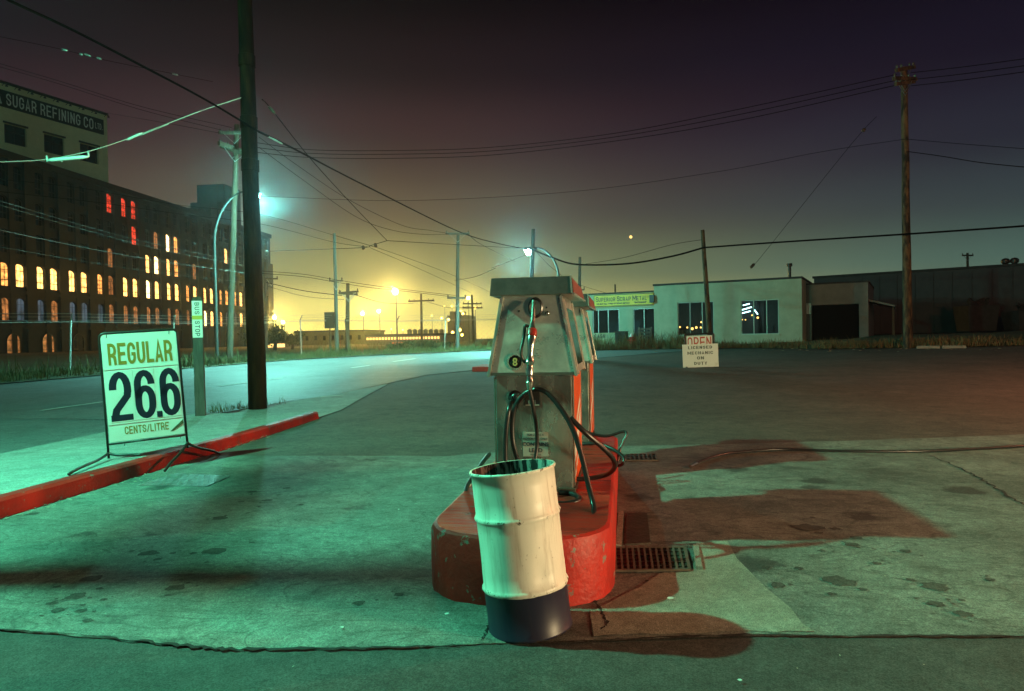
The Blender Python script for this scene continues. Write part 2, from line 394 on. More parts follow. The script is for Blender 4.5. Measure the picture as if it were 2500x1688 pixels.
chip_paint(M_red, scale=11, lo=.60, hi=.64)
M_island_top = mat('worn_red_island_paint', (.30, .014, .008), (.62, .032, .013), 3.5, .26, 0, .35, 25, stretch=(.7, 4, 1), rough2=.7)
chip_paint(M_island_top, (.16, .12, .09), 6, .62, .66)
M_white = mat('white_sign_paint', (.78, .78, .72), (.60, .58, .48), 3, .45, lo=.55, hi=.85)
M_paint_line = mat('road_line_paint', (.75, .75, .70), (.45, .45, .42), 6, .7)
M_navy = mat('navy_ink', (.010, .011, .028), None, rough=.5)
M_gold = mat('ochre_ink', (.36, .20, .028), None, rough=.5)
M_red_ink = mat('red_ink', (.50, .045, .012), None, rough=.5)
M_dkgreen_ink = mat('dark_green_ink', (.018, .024, .012), None, rough=.6)
M_black = mat('black_paint', (.012, .012, .013), (.03, .022, .016), 12, .4)
M_rubber = mat('black_rubber', (.014, .013, .014), (.022, .018, .018), 20, .32, spec=.6)
M_wood = mat('creosoted_pole_wood', (.045, .032, .020), (.11, .085, .052), 5, .85, 0, .6, 18, stretch=(3, 3, .25))
M_wood_grey = mat('weathered_pole_wood', (.055, .048, .04), (.11, .098, .082), 5, .85, 0, .5, 18, stretch=(3, 3, .25))
M_wood_patchy = mat('patchy_pole_wood', (.012, .008, .005), (.13, .085, .042), 2.6, .85, 0, .5, 18, stretch=(2, 2, .6), lo=.42, hi=.60)
M_wood_dark = mat('dark_pole_wood', (.006, .0024, .0016), (.030, .0125, .0055), 2.2, .85, 0, .6, 18, stretch=(2.5, 2.5, .45), lo=.45, hi=.72, spec=.08)
M_post = mat('bus_post_wood', (.045, .045, .038), (.09, .085, .07), 6, .8, 0, .4, 20, stretch=(3, 3, .4))
M_steel = mat('galvanised_steel', (.35, .36, .36), (.5, .5, .5), 10, .45, .85)
M_greysteel = mat('painted_lamp_steel', (.035, .045, .042), (.06, .07, .066), 6, .6, .1)
M_pump = mat('brushed_pump_metal', (.42, .43, .38), (.72, .72, .64), 7, .22, .68, .10, 70, rough2=.48, lo=.3, hi=.7)
M_pump_body = mat('scuffed_pump_metal', (.20, .20, .18), (.46, .46, .41), 5, .12, .75, .05, 50, rough2=.34, stretch=(1, 1, .5))
M_trim = mat('bright_pump_trim', (.60, .57, .47), (.80, .77, .66), 14, .25, .75)
M_chrome = mat('nozzle_chrome', (.62, .62, .58), (.45, .44, .40), 14, .2, .95)
M_canopy = mat('pump_canopy_metal', (.20, .19, .165), (.32, .29, .25), 6, .28, .8, .1, 30)
M_orange = mat('orange_stripe_enamel', (.75, .105, .018), (.60, .075, .015), 6, .4)
M_wire = mat('cable_black', (.003, .003, .003), None, rough=.8, spec=.03)
M_wire_dim = mat('cable_dull_copper', (.05, .06, .055), None, rough=.6)
M_wire_pale = mat('cable_pale', (.45, .5, .47), (.6, .62, .6), 3, .5, .3)
M_ins = mat('insulator_porcelain', (.75, .78, .75), None, rough=.25)
M_dull = mat('insulator_brown', (.06, .04, .03), None, rough=.3)
M_brick = mat('sooty_brick', (.009, .014, .023), (.019, .027, .040), 1.2, .9, 0, .4, 8)
M_palebrick = mat('pale_brick', (.70, .66, .40), (.80, .75, .48), 1.2, .85, 0, .3, 8)
M_signblack = mat('sign_board_black', (.012, .012, .014), None, rough=.6)
M_signwhite = mat('sign_letter_white', (.88, .90, .88), (.75, .78, .75), 3, .6)
M_glass_dark = mat('dark_window_glass', (.012, .013, .016), None, rough=.08, spec=.6)
M_frame = mat('window_frame_dark', (.03, .03, .03), (.05, .05, .05), 5, .6)
M_stucco = mat('pale_green_stucco', (.31, .37, .27), (.39, .45, .33), 1.5, .85, 0, .3, 40)
M_stucco_d = mat('grey_stucco', (.16, .17, .16), (.22, .23, .21), 1.5, .85, 0, .3, 40)
M_shed = mat('dark_corrugated_wall', (.05, .05, .055), (.075, .072, .075), 1., .8, 0, .2, 10)
M_roof = mat('tar_roof', (.03, .03, .03), (.05, .05, .05), 3, .9)
M_alu = mat('window_aluminium', (.42, .45, .44), None, rough=.4, metal=.6)
M_cream = mat('sign_board_cream', (.80, .55, .06), (.68, .46, .05), 2, .55)
M_grass = mat('dry_grass', (.045, .06, .016), (.11, .10, .032), 1.5, .9)
M_weed = mat('brown_weeds', (.11, .075, .03), (.20, .14, .055), 1.5, .9)
M_leaf = mat('dark_foliage', (.035, .055, .02), (.07, .085, .03), 2, .8)
M_litter = mat('pale_litter', (.45, .42, .34), (.25, .20, .12), 9, .8)
M_rust = mat('rusty_iron', (.05, .038, .03), (.10, .075, .055), 12, .6, .5, .4, 40)
M_redhyd = mat('hydrant_red', (.42, .035, .025), None, rough=.4)
M_far = mat('far_wall', (.14, .13, .10), (.18, .16, .12), 1, .9)

# ------------------------------------------------------------------ setting: ground, road, paving
def sheet(name, m, xs, ys, dz=0., zf=g):
    mb = MB(); nx = len(xs)
    mb.v = [(x, y, zf(x, y) + dz) for y in ys for x in xs]
    mb.f = [(j * nx + i, j * nx + i + 1, (j + 1) * nx + i + 1, (j + 1) * nx + i) for j in range(len(ys) - 1) for i in range(nx - 1)]
    return struct(mb.build(name, m, None, smooth=True, origin=False))
gx = [-1500, -700, -400, -250, -160, -110] + list(range(-80, 81, 4)) + [110, 160, 250, 400, 700, 1500]
gy = [-300, -120, -60, -30, -15, -6] + list(range(0, 60, 1)) + [60, 65, 70, 80, 100, 130, 170, 230, 320, 450, 700, 1100, 2500]
sheet('ground', M_asphalt, gx, gy)

def poly_ground(name, m, poly, dz, n_y=None):
    """flat-ish paving patch given by an outline; follows the ground height at its corners"""
    mb = MB(); mb.add([(x, y, g(x, y) + dz) for x, y in poly], [tuple(range(len(poly)))])
    o = mb.build(name, m, None, origin=False); return struct(o)
def strip(name, m, rows, dz, k=6):
    """rows: (left point, right point); ground-following ribbon"""
    mb = MB(); 
    for (a, b) in rows:
        for i in range(k + 1):
            x = a[0] + (b[0] - a[0]) * i / k; y = a[1] + (b[1] - a[1]) * i / k
            mb.v.append((x, y, g(x, y) + dz))
    for j in range(len(rows) - 1):
        for i in range(k): q = j * (k + 1) + i; mb.f.append((q, q + 1, q + k + 2, q + k + 1))
    return struct(mb.build(name, m, None, smooth=True, origin=False))
# far road edge and near road edge (metres), the street bends right beyond 34 m
FAR = [(-19.6, -40), (-19.4, 0), (-19.0, 20.5), (-18.0, 25), (-16.6, 29), (-15.2, 34), (-11.4, 38.5), (-6.6, 42.3), (-2.9, 44.8), (6, 49), (25, 56), (60, 62), (140, 66)]
NEAR = [(-7.6, -40), (-7.6, 0), (-7.4, 10.5), (-7.2, 12.7), (-6.8, 14.6), (-6.2, 16.2), (-5.4, 22.4), (-3.8, 25.4), (-.5, 31), (8, 42), (27, 46.4), (62, 51), (142, 56)]
def dens(P):
    o = []
    for a, b in zip(P[:-1], P[1:]):
        for i in range(6): o.append((a[0] + (b[0] - a[0]) * i / 6, a[1] + (b[1] - a[1]) * i / 6))
    return o + [P[-1]]
strip('road', M_road, list(zip(dens(FAR), dens(NEAR))), .016, 14)
strip('grass_verge_ground', M_verge, list(zip(dens([(x - 40 if y < 34 else x - 25, y + (0 if y < 34 else 30)) for x, y in FAR]), dens([(x, y + .0) for x, y in FAR]))), .05, 14)
# road markings: dashes of the lane line
def dash(name, a, b, w):
    mb = MB(); a, b = np.array(a), np.array(b); n = _n(np.array([b[1] - a[1], a[0] - b[0]])) * w / 2
    P = [a - n, a + n, b + n, b - n]; mb.add([(p[0], p[1], g(*p) + .032) for p in P], [(0, 1, 2, 3)])
    return struct(mb.build(name, M_paint_line, None))
for a, b in [((-11.42, 13.3), (-11.22, 14.9)), ((-10.6, 18.8), (-10.0, 21.7)), ((-9.45, 26.6), (-9.2, 28.2)), ((-11.9, 4), (-11.8, 7)), ((-9.0, 31), (-8.6, 33.5)), ((-6.26, 15.55), (-5.86, 15.95))]:
    dash('lane_marking', a, b, .11)

# forecourt slab with a ragged front edge, and the worn strip in front of it
front_px = [(-900, 1500), (0, 1542), (330, 1570), (450, 1582), (560, 1590), (700, 1589), (1000, 1586), (1130, 1580), (1250, 1574), (1400, 1570), (1640, 1562), (1820, 1556), (2150, 1559), (2500, 1560), (3600, 1580)]
fe = []
for p in front_px: q = gp(*p); fe.append((q[0], q[1]))
def jag(P, n, a):
    o = []
    for p, q in zip(P[:-1], P[1:]):
        for i in range(n):
            t = i / n; o.append((p[0] + (q[0] - p[0]) * t, p[1] + (q[1] - p[1]) * t + random.uniform(-a, a)))
    return o + [P[-1]]
fej = jag(fe, 9, .008)
bk = [(-4.97, 8.40)] + [tuple(gp(*p)[:2]) for p in [(700, 1114), (1095, 1115), (1300, 1100), (1530, 1092), (1760, 1086), (2000, 1080), (2250, 1072), (2500, 1062)]] + [(9, 10.6)]
bkj = jag(bk, 4, .03)
bxs = [p[0] for p in bkj]
def back_y(x): return float(np.interp(x, bxs, [p[1] for p in bkj]))
fxs = [p[0] for p in fej]
def front_y(x): return float(np.interp(x, fxs, [p[1] for p in fej]))
xs_ = sorted(set([-4.97, 9.] + [p[0] for p in fej if -4.97 < p[0] < 9] + [i * .25 for i in range(-19, 36)]))
rows = []
mb = MB(); k = 10
for x in xs_:
    y0, y1 = front_y(x), back_y(x)
    for i in range(k + 1):
        y = y0 + (y1 - y0) * i / k; mb.v.append((x, y, g(x, y) + .010))
for j in range(len(xs_) - 1):
    for i in range(k): q = j * (k + 1) + i; mb.f.append((q, q + k + 1, q + k + 2, q + 1))
struct(mb.build('forecourt_slab', M_concrete, None, origin=False))
poly_ground('worn_paving', M_front, [(-4.97, -3), (9, -3)] + [(x, y) for x, y in reversed([p for p in fej if -4.97 <= p[0] <= 9])], .004)
# joints and cracks: thin ragged ribbons of dirt
def crack(P, w, amp, dz, name='pavement_crack', n=10):
    P = catmull([(x, y, 0) for x, y in P], n); mb = MB(); m_ = len(P)
    for i, p in enumerate(P):
        d = _n(P[min(i + 1, m_ - 1)] - P[max(i - 1, 0)]); nn = np.array([-d[1], d[0], 0])
        off = random.uniform(-amp, amp); ww = w * random.uniform(.25, 1.3) * (0.25 + .75 * min(1, 4 * min(i, m_ - 1 - i) / m_))
        for s in (-1, 1):
            q = p + nn * (off + s * ww / 2); mb.v.append((q[0], q[1], g(q[0], q[1]) + dz))
    mb.f = [(2 * i, 2 * i + 1, 2 * i + 3, 2 * i + 2) for i in range(m_ - 1)]
    return struct(mb.build(name, M_crack, None))
def pxl(P): return [tuple(gp(*p)[:2]) for p in P]
crack(pxl([(200, 1556), (330, 1571), (450, 1583), (560, 1592), (700, 1590), (850, 1589), (1000, 1587), (1130, 1581)]), .026, .012, .0145)
crack(pxl([(-400, 1520), (0, 1543), (200, 1556)]), .012, .004, .0145)
crack(pxl([(1350, 1574), (1480, 1569), (1640, 1562), (1820, 1556), (2000, 1558), (2250, 1559), (2500, 1560), (2700, 1562)]), .018, .006, .0145)
crack(pxl([(1175, 1572), (1188, 1545), (1200, 1520)]), .014, .006, .0145)
crack(pxl([(1470, 1545), (1480, 1520), (1455, 1480), (1440, 1440)]), .018, .008, .0145)
crack(pxl([(2270, 1115), (2330, 1140), (2380, 1165), (2430, 1195), (2500, 1235), (2600, 1270)]), .03, .02, .0145)
crack(pxl([(-100, 1027), (150, 1026), (245, 1028), (330, 1030)]), .03, .02, .024)
crack(pxl([(1600, 1330), (1690, 1325), (1750, 1330)]), .012, .006, .0145)
# light patch fan beside the pumps
poly_ground('concrete_patch', M_patch, jag(pxl([(1500, 1470), (1560, 1440), (1610, 1405), (1690, 1400), (1700, 1330), (1775, 1325), (1800, 1370), (1870, 1440), (1930, 1490), (1960, 1530), (1990, 1550), (1830, 1548), (1640, 1552), (1450, 1560), (1440, 1500), (1500, 1470)]), 5, .012)[:-1], .0135)
# oil drips and blots on the concrete
M_oil = ground_mat('oil_blot', (.05, .049, .042), (.10, .097, .082), (.03, .03, .03), spots=.3, rough=.9, grain=120)
mb = MB(); rs = random.Random(12)
def blot(x, y, r, el):
    n = 14; ph = rs.uniform(0, 6.28); rr = [r * (1 + .28 * math.sin(2 * i + ph) * rs.random() + rs.uniform(-.16, .16)) for i in range(n)]
    mb.add([(x + el * rr[i] * math.cos(6.2832 * i / n), y + rr[i] * math.sin(6.2832 * i / n), .0122 + .00001 * len(mb.f)) for i in range(n)], [tuple(range(n))])
for px, py, w in [(185, 1460, 60), (142, 1495, 40), (125, 1478, 34), (199, 1496, 34), (215, 1521, 30), (253, 1469, 22), (227, 1417, 60), (430, 1440, 56), (364, 1355, 60), (385, 1370, 26), (525, 1350, 70), (535, 1269, 46), (875, 1478, 36), (975, 1457, 30), (615, 1204, 26), (653, 1225, 30), (700, 1195, 24), (735, 1236, 16), (590, 1228, 20), (632, 1240, 18), (680, 1212, 16), (80, 1258, 36), (1972, 1291, 74), (2048, 1424, 80), (2090, 1317, 34), (2081, 1334, 40), (2284, 1438, 70), (2284, 1480, 42), (2350, 1504, 44), (2005, 1350, 20), (1726, 1336, 22), (1691, 1334, 20), (1580, 1424, 14), (2417, 1421, 24), (1900, 1433, 40), (1870, 1390, 26), (2140, 1380, 24), (2210, 1350, 30), (700, 1640, 40), (300, 1620, 60), (1500, 1640, 40), (2100, 1630, 60)]:
    p = gp(px, py); r = w * p[1] / F / 2
    if py > 1600: continue
    blot(p[0], p[1], r * .8, 1.1)
    for _ in range(3): blot(p[0] + rs.uniform(-2.5, 2.5) * r, p[1] + rs.uniform(-2.5, 2.5) * r, r * rs.uniform(.12, .3), 1.1)
stuff(mb.build('oil_blots', M_oil, None, origin=False), 'dark oil blots and drips on the forecourt concrete', 'oil stains')
# sidewalk and red kerb
mb = MB(); 
ys_ = [-30, -10, 0, 2, 4, 5, 6, 7, 8, 9, 10, 11, 12.0]
WZ = .165
for y in ys_:
    xr = -5.12 + .012 * max(0, y - 6); xl = float(np.interp(y, [p[1] for p in NEAR], [p[0] for p in NEAR])) + .02
    mb.v += [(xl, y, g(xl, y) + .03), (xl + .06, y, g(xl, y) + .115), (xr - 1.2, y, g(xl, y) + .15 - .04 * sm((y - 6) / 6)), (xr, y, g(xr, y) + .170 - .045 * sm((y - 6) / 6)), (xr, y, g(xr, y) - .05), (xl, y, g(xl, y) - .05)]
n6 = 6
for j in range(len(ys_) - 1):
    for i in range(3): a = j * n6 + i; mb.f.append((a, a + 1, a + n6 + 1, a + n6))
a = (len(ys_) - 1) * n6; mb.f.append((a, a + 1, a + 2, a + 3, a + 4, a + 5))
struct(mb.build('sidewalk', M_walk, None, origin=False))
mb = MB(); ys2 = [-30, -10, 0] + [2 + .4 * i for i in range(25)] + [12.02]
for y in ys2:
    xr = -4.965 + .012 * max(0, y - 6); xl = xr - .15; z0, h = g(xr, y), .172 - .045 * sm((y - 6) / 6)
    e = random.uniform(-.004, .004)
    mb.v += [(xl, y, z0 - .03), (xl, y, z0 + h), (xl + .02, y, z0 + h + .006), (xr - .028, y, z0 + h + .004 + e), (xr + e, y, z0 + h - .022), (xr + .012 + e, y, z0 - .03)]
for j in range(len(ys2) - 1):
    for i in range(5): a = j * 6 + i; mb.f.append((a, a + 1, a + 7, a + 6))
a = (len(ys2) - 1) * 6; mb.f += [(a, a + 1, a + 2, a + 3, a + 4, a + 5), (5, 4, 3, 2, 1, 0)]
struct(mb.build('kerb', M_red, None, origin=False))
# apron beyond the kerb end: pale driveway paving up to the bus stop
strip('driveway_paving', M_walk, list(zip(dens([(-7.2, 12.03), (-6.8, 14.4), (-6.3, 16), (-5.75, 19)]), dens([(-4.92, 12.03), (-4.9, 13.2), (-5.2, 15.2), (-5.7, 19.05)]))), .013, 8)

# ------------------------------------------------------------------ lamps
def point(parent, loc, power, color, radius=.12, name='bulb'):
    d = bpy.data.lights.new(name, 'POINT'); d.energy = power; d.color = color; d.shadow_soft_size = radius
    o = bpy.data.objects.new(name, d); COL.objects.link(o); o.parent = parent; o.location = loc; return o
M_merc = emit('mercury_lens', (.6, 1, .9), 60); M_sod = emit('sodium_globe', SODIUM, 30); M_sod2 = emit('sodium_globe_dim', SODIUM, 9)
def street_lamp(base, head, label, power, color=MERC2, aim=None, spill=0, cone=112, blend=.25, arm_from=.72, group='mercury street lamps'):
    b = np.array(base, float); hd = np.array(head, float) - b
    t = tag(empty('street_lamp', b), label, 'street lamp', group)
    hz = hd[2]; dx = np.array([hd[0], hd[1], 0])
    P = [(0, 0, 0), (0, 0, hz * .4), (0, 0, hz * arm_from)]
    for s in (.25, .5, .75, 1.): P.append(tuple(dx * (1 - math.cos(s * math.pi / 2)) * .95 + np.array([0, 0, hz * arm_from + hz * (1.03 - arm_from) * math.sin(s * math.pi / 2)])))
    P = catmull(P, 6); m = len(P)
    MB().tube(P, [.085 - .05 * i / m for i in range(m)], 10).build('pole', M_greysteel, t, smooth=True)
    d = _n(dx); c = np.array(hd)
    hb = MB(); hb.tube([c - d * .35, c - d * .1, c + d * .35, c + d * .42], [.05, .13, .12, .03], 10)
    hb.v = [(x, y, z + .06) for x, y, z in hb.v]; hb.build('lamp_head', M_greysteel, t, smooth=True)
    MB().ball(tuple(c + d * .12 - np.array([0, 0, .1])), .2, 14).build('lens', M_merc, t, smooth=True)
    pt = tuple(c + d * (.55 if spill else .08) - np.array([0, 0, .40 if spill else .45]))
    if spill: point(t, pt, spill, color, .10, 'spill')
    if aim is None: point(t, pt, power, color, .10)
    else:                # cut-off head throwing most of its light one way
        q = bpy.data.lights.new('bulb', 'SPOT'); q.energy = power; q.color = color; q.shadow_soft_size = .1; q.spot_size = R(cone); q.spot_blend = blend
        o = bpy.data.objects.new('bulb', q); COL.objects.link(o); o.parent = t; o.location = pt; o.rotation_euler = Vector(aim).to_track_quat('-Z', 'Y').to_euler()
    return t
street_lamp((-7.15, 3.0, 0.05), (-6.35, 3.65, 6.65), 'mercury street lamp on the sidewalk beside the red kerb, near the price sign', 4900, MERC)
p0 = gp(530, 890); h0 = at(617, 476, 31.4)
street_lamp((p0[0], p0[1], p0[2]), h0, 'curved mercury street lamp behind the big wooden pole, across the road', 10000, aim=(.30, -.05, -1), spill=3400, cone=138, blend=.8)
h1 = at(1296, 611, 40); b1 = at(1366, 800, 40)
street_lamp((b1[0], b1[1], g(b1[0], b1[1])), h1, 'mercury street lamp glaring above the gas pumps', 10000, aim=(-1.1, -.25, -1.0), spill=2300)
t = tag(empty('shadow_post', (-5.36, 3.78, .15)), 'unseen round-headed sign post by the kerb, added to cast soft shadow bands', 'sign post')  # out-of-view post, disc and arms added to throw soft shadows on the forecourt
MB().tube([(0, 0, 0), (0, 0, 5.1)], [.10, .08], 12).build('post', M_greysteel, t, smooth=True)
MB().lathe([(.001, -.03), (.34, -.03), (.34, .03), (.001, .03)], 24, (0, 0, 4.8), 1).build('disc', M_white, t, smooth='auto')
MB().bar((0, 0, 5.0), (-.56, -.03, 5.3), .05, .05).build('bracket', M_greysteel, t)
MB().bar((-.57, -.06, 5.32), (-.57, .46, 5.32), .11, .06).build('arm', M_greysteel, t)
# lamp of the station office: a floodlight on a post, behind and right of the camera
t = tag(empty('flood_light', (9.2, .4, 0)), 'warm floodlight on a post at the station office side', 'flood light')
MB().tube([(0, 0, 0), (0, 0, 1.5)], [.06, .045], 10).build('post', M_greysteel, t, smooth=True)
MB().box(-.12, .18, -.5, .5, 1.15, 1.6).build('housing', M_black, t, bevel=.02)
MB().box(-.135, -.121, -.46, .46, 1.19, 1.56).build('lens', emit('warm_lens', TUNG, 12), t)
point(t, (-.75, 0, 1.35), 3500, TUNG, .42)
t = tag(empty('flood_light', (16, 10.5, 0)), 'warm floodlight on a tall post at the right side of the lot', 'flood light')
MB().tube([(0, 0, 0), (0, 0, 5.7)], [.08, .06], 10).build('post', M_greysteel, t, smooth=True)
MB().box(-.12, .18, -.3, .3, 5.4, 5.9).build('housing', M_black, t, bevel=.02)
MB().box(-.135, -.121, -.26, .26, 5.44, 5.86).build('lens', bpy.data.materials['warm_lens'], t)
point(t, (-.6, 0, 5.5), 4900, (1.0, .30, .14), .3)
# sodium yard lamps across the tracks
def yard_lamp(px, py, Y, r, power, label, m=M_sod, light=True):
    c = at(px, py, Y); z0 = g(c[0], c[1]); h = c[2] - z0
    t = tag(empty('yard_lamp', (c[0], c[1], z0)), label, 'yard lamp', 'sodium lamps of the rail yard')
    MB().tube([(.0, .5, 0), (.0, .5, h * .97)], [.10, .05], 6).build('mast', M_greysteel, t)
    MB().bar((0, .5, h * .97), (0, .0, h + r * .9), .05, .05).build('bracket', M_greysteel, t)
    MB().ball((0, 0, h), r, 12).build('globe', m, t, smooth=True)
    if light:            # hooded floodlight turned to the yard and the street
        d = bpy.data.lights.new('bulb', 'SPOT'); d.energy = power; d.color = SODIUM; d.shadow_soft_size = r * .8; d.spot_size = R(84); d.spot_blend = .6
        o = bpy.data.objects.new('bulb', d); COL.objects.link(o); o.parent = t; o.location = (0, -r - .25, h)
        v = Vector((-c[0] * .35, -Y, -h * 1.2)); o.rotation_euler = v.to_track_quat('-Z', 'Y').to_euler()
for a in [(965, 712, 110, .55, 17000, 'brightest sodium lamp, highest over the yard'),
          (885, 766, 140, .40, 11000, 'sodium lamp left of the brightest one, lower left of the close pair'),
          (925, 760, 140, .42, 11000, 'sodium lamp left of the brightest one, right of the close pair'),
          (670, 776, 118, .36, 9000, 'sodium lamp just right of the big pole, upper of two'),
          (691, 787, 120, .34, 8000, 'sodium lamp just right of the big pole, lower of two, over the tree'),
          (1143, 728, 150, .38, 10000, 'sodium lamp beside the pole with two crossarms')]:
    yard_lamp(*a)
small = [(1122, 806, 190, .5), (1128, 818, 190, .4), (1105, 812, 190, .4), (1078, 777, 200, .35), (1095, 781, 200, .4), (1130, 766, 210, .4), (1160, 752, 170, .3), (880, 819, 150, .3), (955, 804, 210, .3), (983, 806, 210, .3), (1103, 748, 240, .3), (1125, 760, 230, .3), (1054, 771, 230, .25), (1085, 748, 240, .2)]
places = ['lowest left glare', 'lower glare beside the pole', 'left of the pole foot', 'left of the close pair', 'right of the close pair', 'midway up right of the pole', 'under the far crossarms', 'low by the fence', 'low over the shed, left', 'low over the shed, right', 'high left of the pole', 'high near the pole', 'left above the shed end', 'topmost faint point']
for (x, y, Y, r), pl in zip(small, places):
    yard_lamp(x, y, Y, r, 0, 'small distant sodium lamp, ' + pl, M_sod2, False)
# the moon
mp_ = at(1540, 579, 1500)
tag(MB().ball(mp_, 3.3, 16).build('moon', emit('moon_glow', (1, .62, .18), 2.4), None, smooth=True), 'small orange moon above the scrap dealer roof', 'moon')

# ------------------------------------------------------------------ pump island
IA = -R(2.65)                                   # the island is turned a little against the street
IO = (-.445, 3.68)                              # middle of its nose
def isl(x, y):                                   # island coordinates -> world
    c, s = math.cos(IA), math.sin(IA); return (IO[0] + c * x - s * y, IO[1] + s * x + c * y)
IH = .38
t = tag(empty('pump_island', (IO[0], IO[1], 0), IA), 'raised red painted pump island with rounded nose', 'pump island')
hw, ln = .535, 4.1
def island_outline(off=0.):
    P = []
    for i in range(13):
        a = math.pi * i / 12
        ex = abs(math.cos(a)) ** .75 * (1 if math.cos(a) >= 0 else -1); ey = math.sin(a) ** .9
        P.append((-(hw - off) * ex, .42 - (.42 - off) * ey))
    for i in range(9):
        a = math.pi * i / 8; P.append(((hw - off) * math.cos(a), ln - .3 + (.3 - off) * math.sin(a)))
    return P
lv = [(0, -.03), (0, .05), (.004, .2), (.004, IH - .035), (.012, IH - .012), (.032, IH)]
mb = MB(); n = 22
for off, z in lv:
    for k_, (x, y) in enumerate(island_outline(off)):
        w = .006 * math.sin(k_ * 2.7 + z * 9) if 0 < z < IH else 0
        mb.v.append((x + w, y + w, z))
for j in range(len(lv) - 1):
    for i in range(n): a = j * n + i; b = j * n + (i + 1) % n; mb.f.append((a, b, b + n, a + n))
mb.build('kerb_wall', M_red, t, smooth='auto')
mb = MB(); mb.add([(x, y, IH + .0005) for x, y in island_outline(.031)], [tuple(range(n))])
mb.build('top', M_island_top, t)

# ------------------------------------------------------------------ gas pumps
def ptag(mbuild): return mbuild
M_dial = mat('dial_black', (.008, .008, .008), None, rough=.08)
M_dial_y = emit('dial_float_yellow', (.75, .75, .2), .06, base=(.36, .36, .12))
M_plate = mat('label_plate', (.42, .42, .36), (.34, .34, .30), 8, .5)
M_whitelogo = mat('logo_white', (.7, .68, .6), None, rough=.5)
BW, HB, HT, CT = .268, .306, .205, .28      # half widths: body, head bottom, head top, canopy
Z0, ZH, ZC, ZT = 0., .815, 1.365, 1.482      # heights over the island top
DEP = .86
def gas_pump(ix, iy, label):
    wx, wy = isl(ix, iy)
    t = tag(empty('gas_pump', (wx, wy, IH), IA), label, 'gas pump', 'gas pumps on the red island')
    MB().box(-BW, BW, 0, DEP, .012, ZH + .02).build('body', M_pump_body, t, bevel=.008)
    MB().box(-BW - .015, BW + .015, -.015, DEP + .015, 0, .03).build('base_plate', M_rust, t, bevel=.004)
    # orange side panels with a pale flash
    for s in (-1, 1):
        x0, x1 = (BW + .001, BW + .007) if s > 0 else (-BW - .007, -BW - .001)
        pnl = MB().box(x0, x1, .02, DEP - .02, .04, ZH - .02).build('side_panel', M_orange, t)
        xx = BW + .0085 if s > 0 else -BW - .0085
        mb = MB(); 
        for (ya, za, yb, zb, yc, zc, yd, zd) in [(.1, .30, .75, .52, .75, .40, .1, .18), (.3, .48, .75, .62, .75, .56, .3, .42), (.1, .12, .5, .24, .5, .2, .1, .08)]:
            mb.add([(xx, ya, za), (xx, yb, zb), (xx, yc, zc), (xx, yd, zd)], [(0, 3, 2, 1) if s > 0 else (0, 1, 2, 3)])
        mb.build('flash', M_whitelogo, pnl)
        mb = MB(); [mb.box(xx - .003, xx + .004, y, y + .014, .04, ZH - .02) for y in (.012, DEP - .026)]
        mb.build('edge_trim', M_trim, pnl)
    # tapered head
    y0, y1 = -.045, DEP + .045
    MB().hexa([(-HB, y0, ZH), (HB, y0, ZH), (HB, y1, ZH), (-HB, y1, ZH), (-HT, y0 + .03, ZC), (HT, y0 + .03, ZC), (HT, y1 - .03, ZC), (-HT, y1 - .03, ZC)]).build('head', M_pump, t, bevel=.006)
    def fx(z): return HB + (HT - HB) * (z - ZH) / (ZC - ZH)
    def fy(z): return y0 + .03 * (z - ZH) / (ZC - ZH)
    for s in (-1, 1):
        mb = MB()      # corner trim: an L of bright metal following the taper
        for (za, zb) in ((ZH - .012, ZC - .01),):
            mb.bar((s * (fx(za) - .004), fy(za) - .004, za), (s * (fx(zb) - .004), fy(zb) - .004, zb), .022, .016, (0, 1, 0))
        tr = mb.build('corner_trim', M_trim, t, bevel=.003)
        mb = MB()
        for i in range(24):
            z = ZH + .02 + (ZC - ZH - .05) * i / 23; mb.ball((s * (fx(z) - .022), fy(z) - .001, z), .0042, 6)
        stuff(mb.build('rivet', M_trim, tr, smooth=True))
        # side rails of the head
        for yy, w in ((y0 + .07, .05), (y1 - .07, .05)):
            mb = MB(); za, zb = ZH - .004, ZC - .02
            mb.bar((s * (fx(za) + .006), yy, za), (s * (fx(zb) + .006), yy, zb), .018, w, (0, 1, 0))
            mb.build('side_rail', M_trim, t, bevel=.003)
        mb = MB(); za, zb = ZH + .06, ZC - .09
        mb.hexa([(s * (fx(za) + .002), .16, za), (s * (fx(za) + .009), .16, za), (s * (fx(za) + .009), DEP - .16, za), (s * (fx(za) + .002), DEP - .16, za),
                 (s * (fx(zb) + .002), .16, zb), (s * (fx(zb) + .009), .16, zb), (s * (fx(zb) + .009), DEP - .16, zb), (s * (fx(zb) + .002), DEP - .16, zb)])
        mb.build('display_window', M_glass_dark, t)
    MB().bar((-HB + .01, y0 - .002, ZH + .006), (HB - .01, y0 - .002, ZH + .006), .012, .02).build('lower_trim', M_canopy, t)
    # canopy
    ya, yb = -.085, DEP + .10
    mb = MB(); mb.hexa([(-CT, ya, ZC - .004), (CT + .01, ya, ZC - .004), (CT + .03, yb, ZC - .004), (-CT - .02, yb, ZC - .004), (-CT + .012, ya + .006, ZT), (CT + .0, ya + .006, ZT), (CT + .005, yb, ZT - .01), (-CT, yb, ZT - .01)])
    cp = mb.build('canopy', M_canopy, t, bevel=.004)
    mb = MB(); mb.hexa([(CT + .012, ya + .03, ZC + .006), (CT + .017, ya + .03, ZC + .006), (CT + .034, yb - .03, ZC + .006), (CT + .029, yb - .03, ZC + .006), (CT + .003, ya + .03, ZT - .012), (CT + .008, ya + .03, ZT - .012), (CT + .012, yb - .03, ZT - .02), (CT + .007, yb - .03, ZT - .02)])
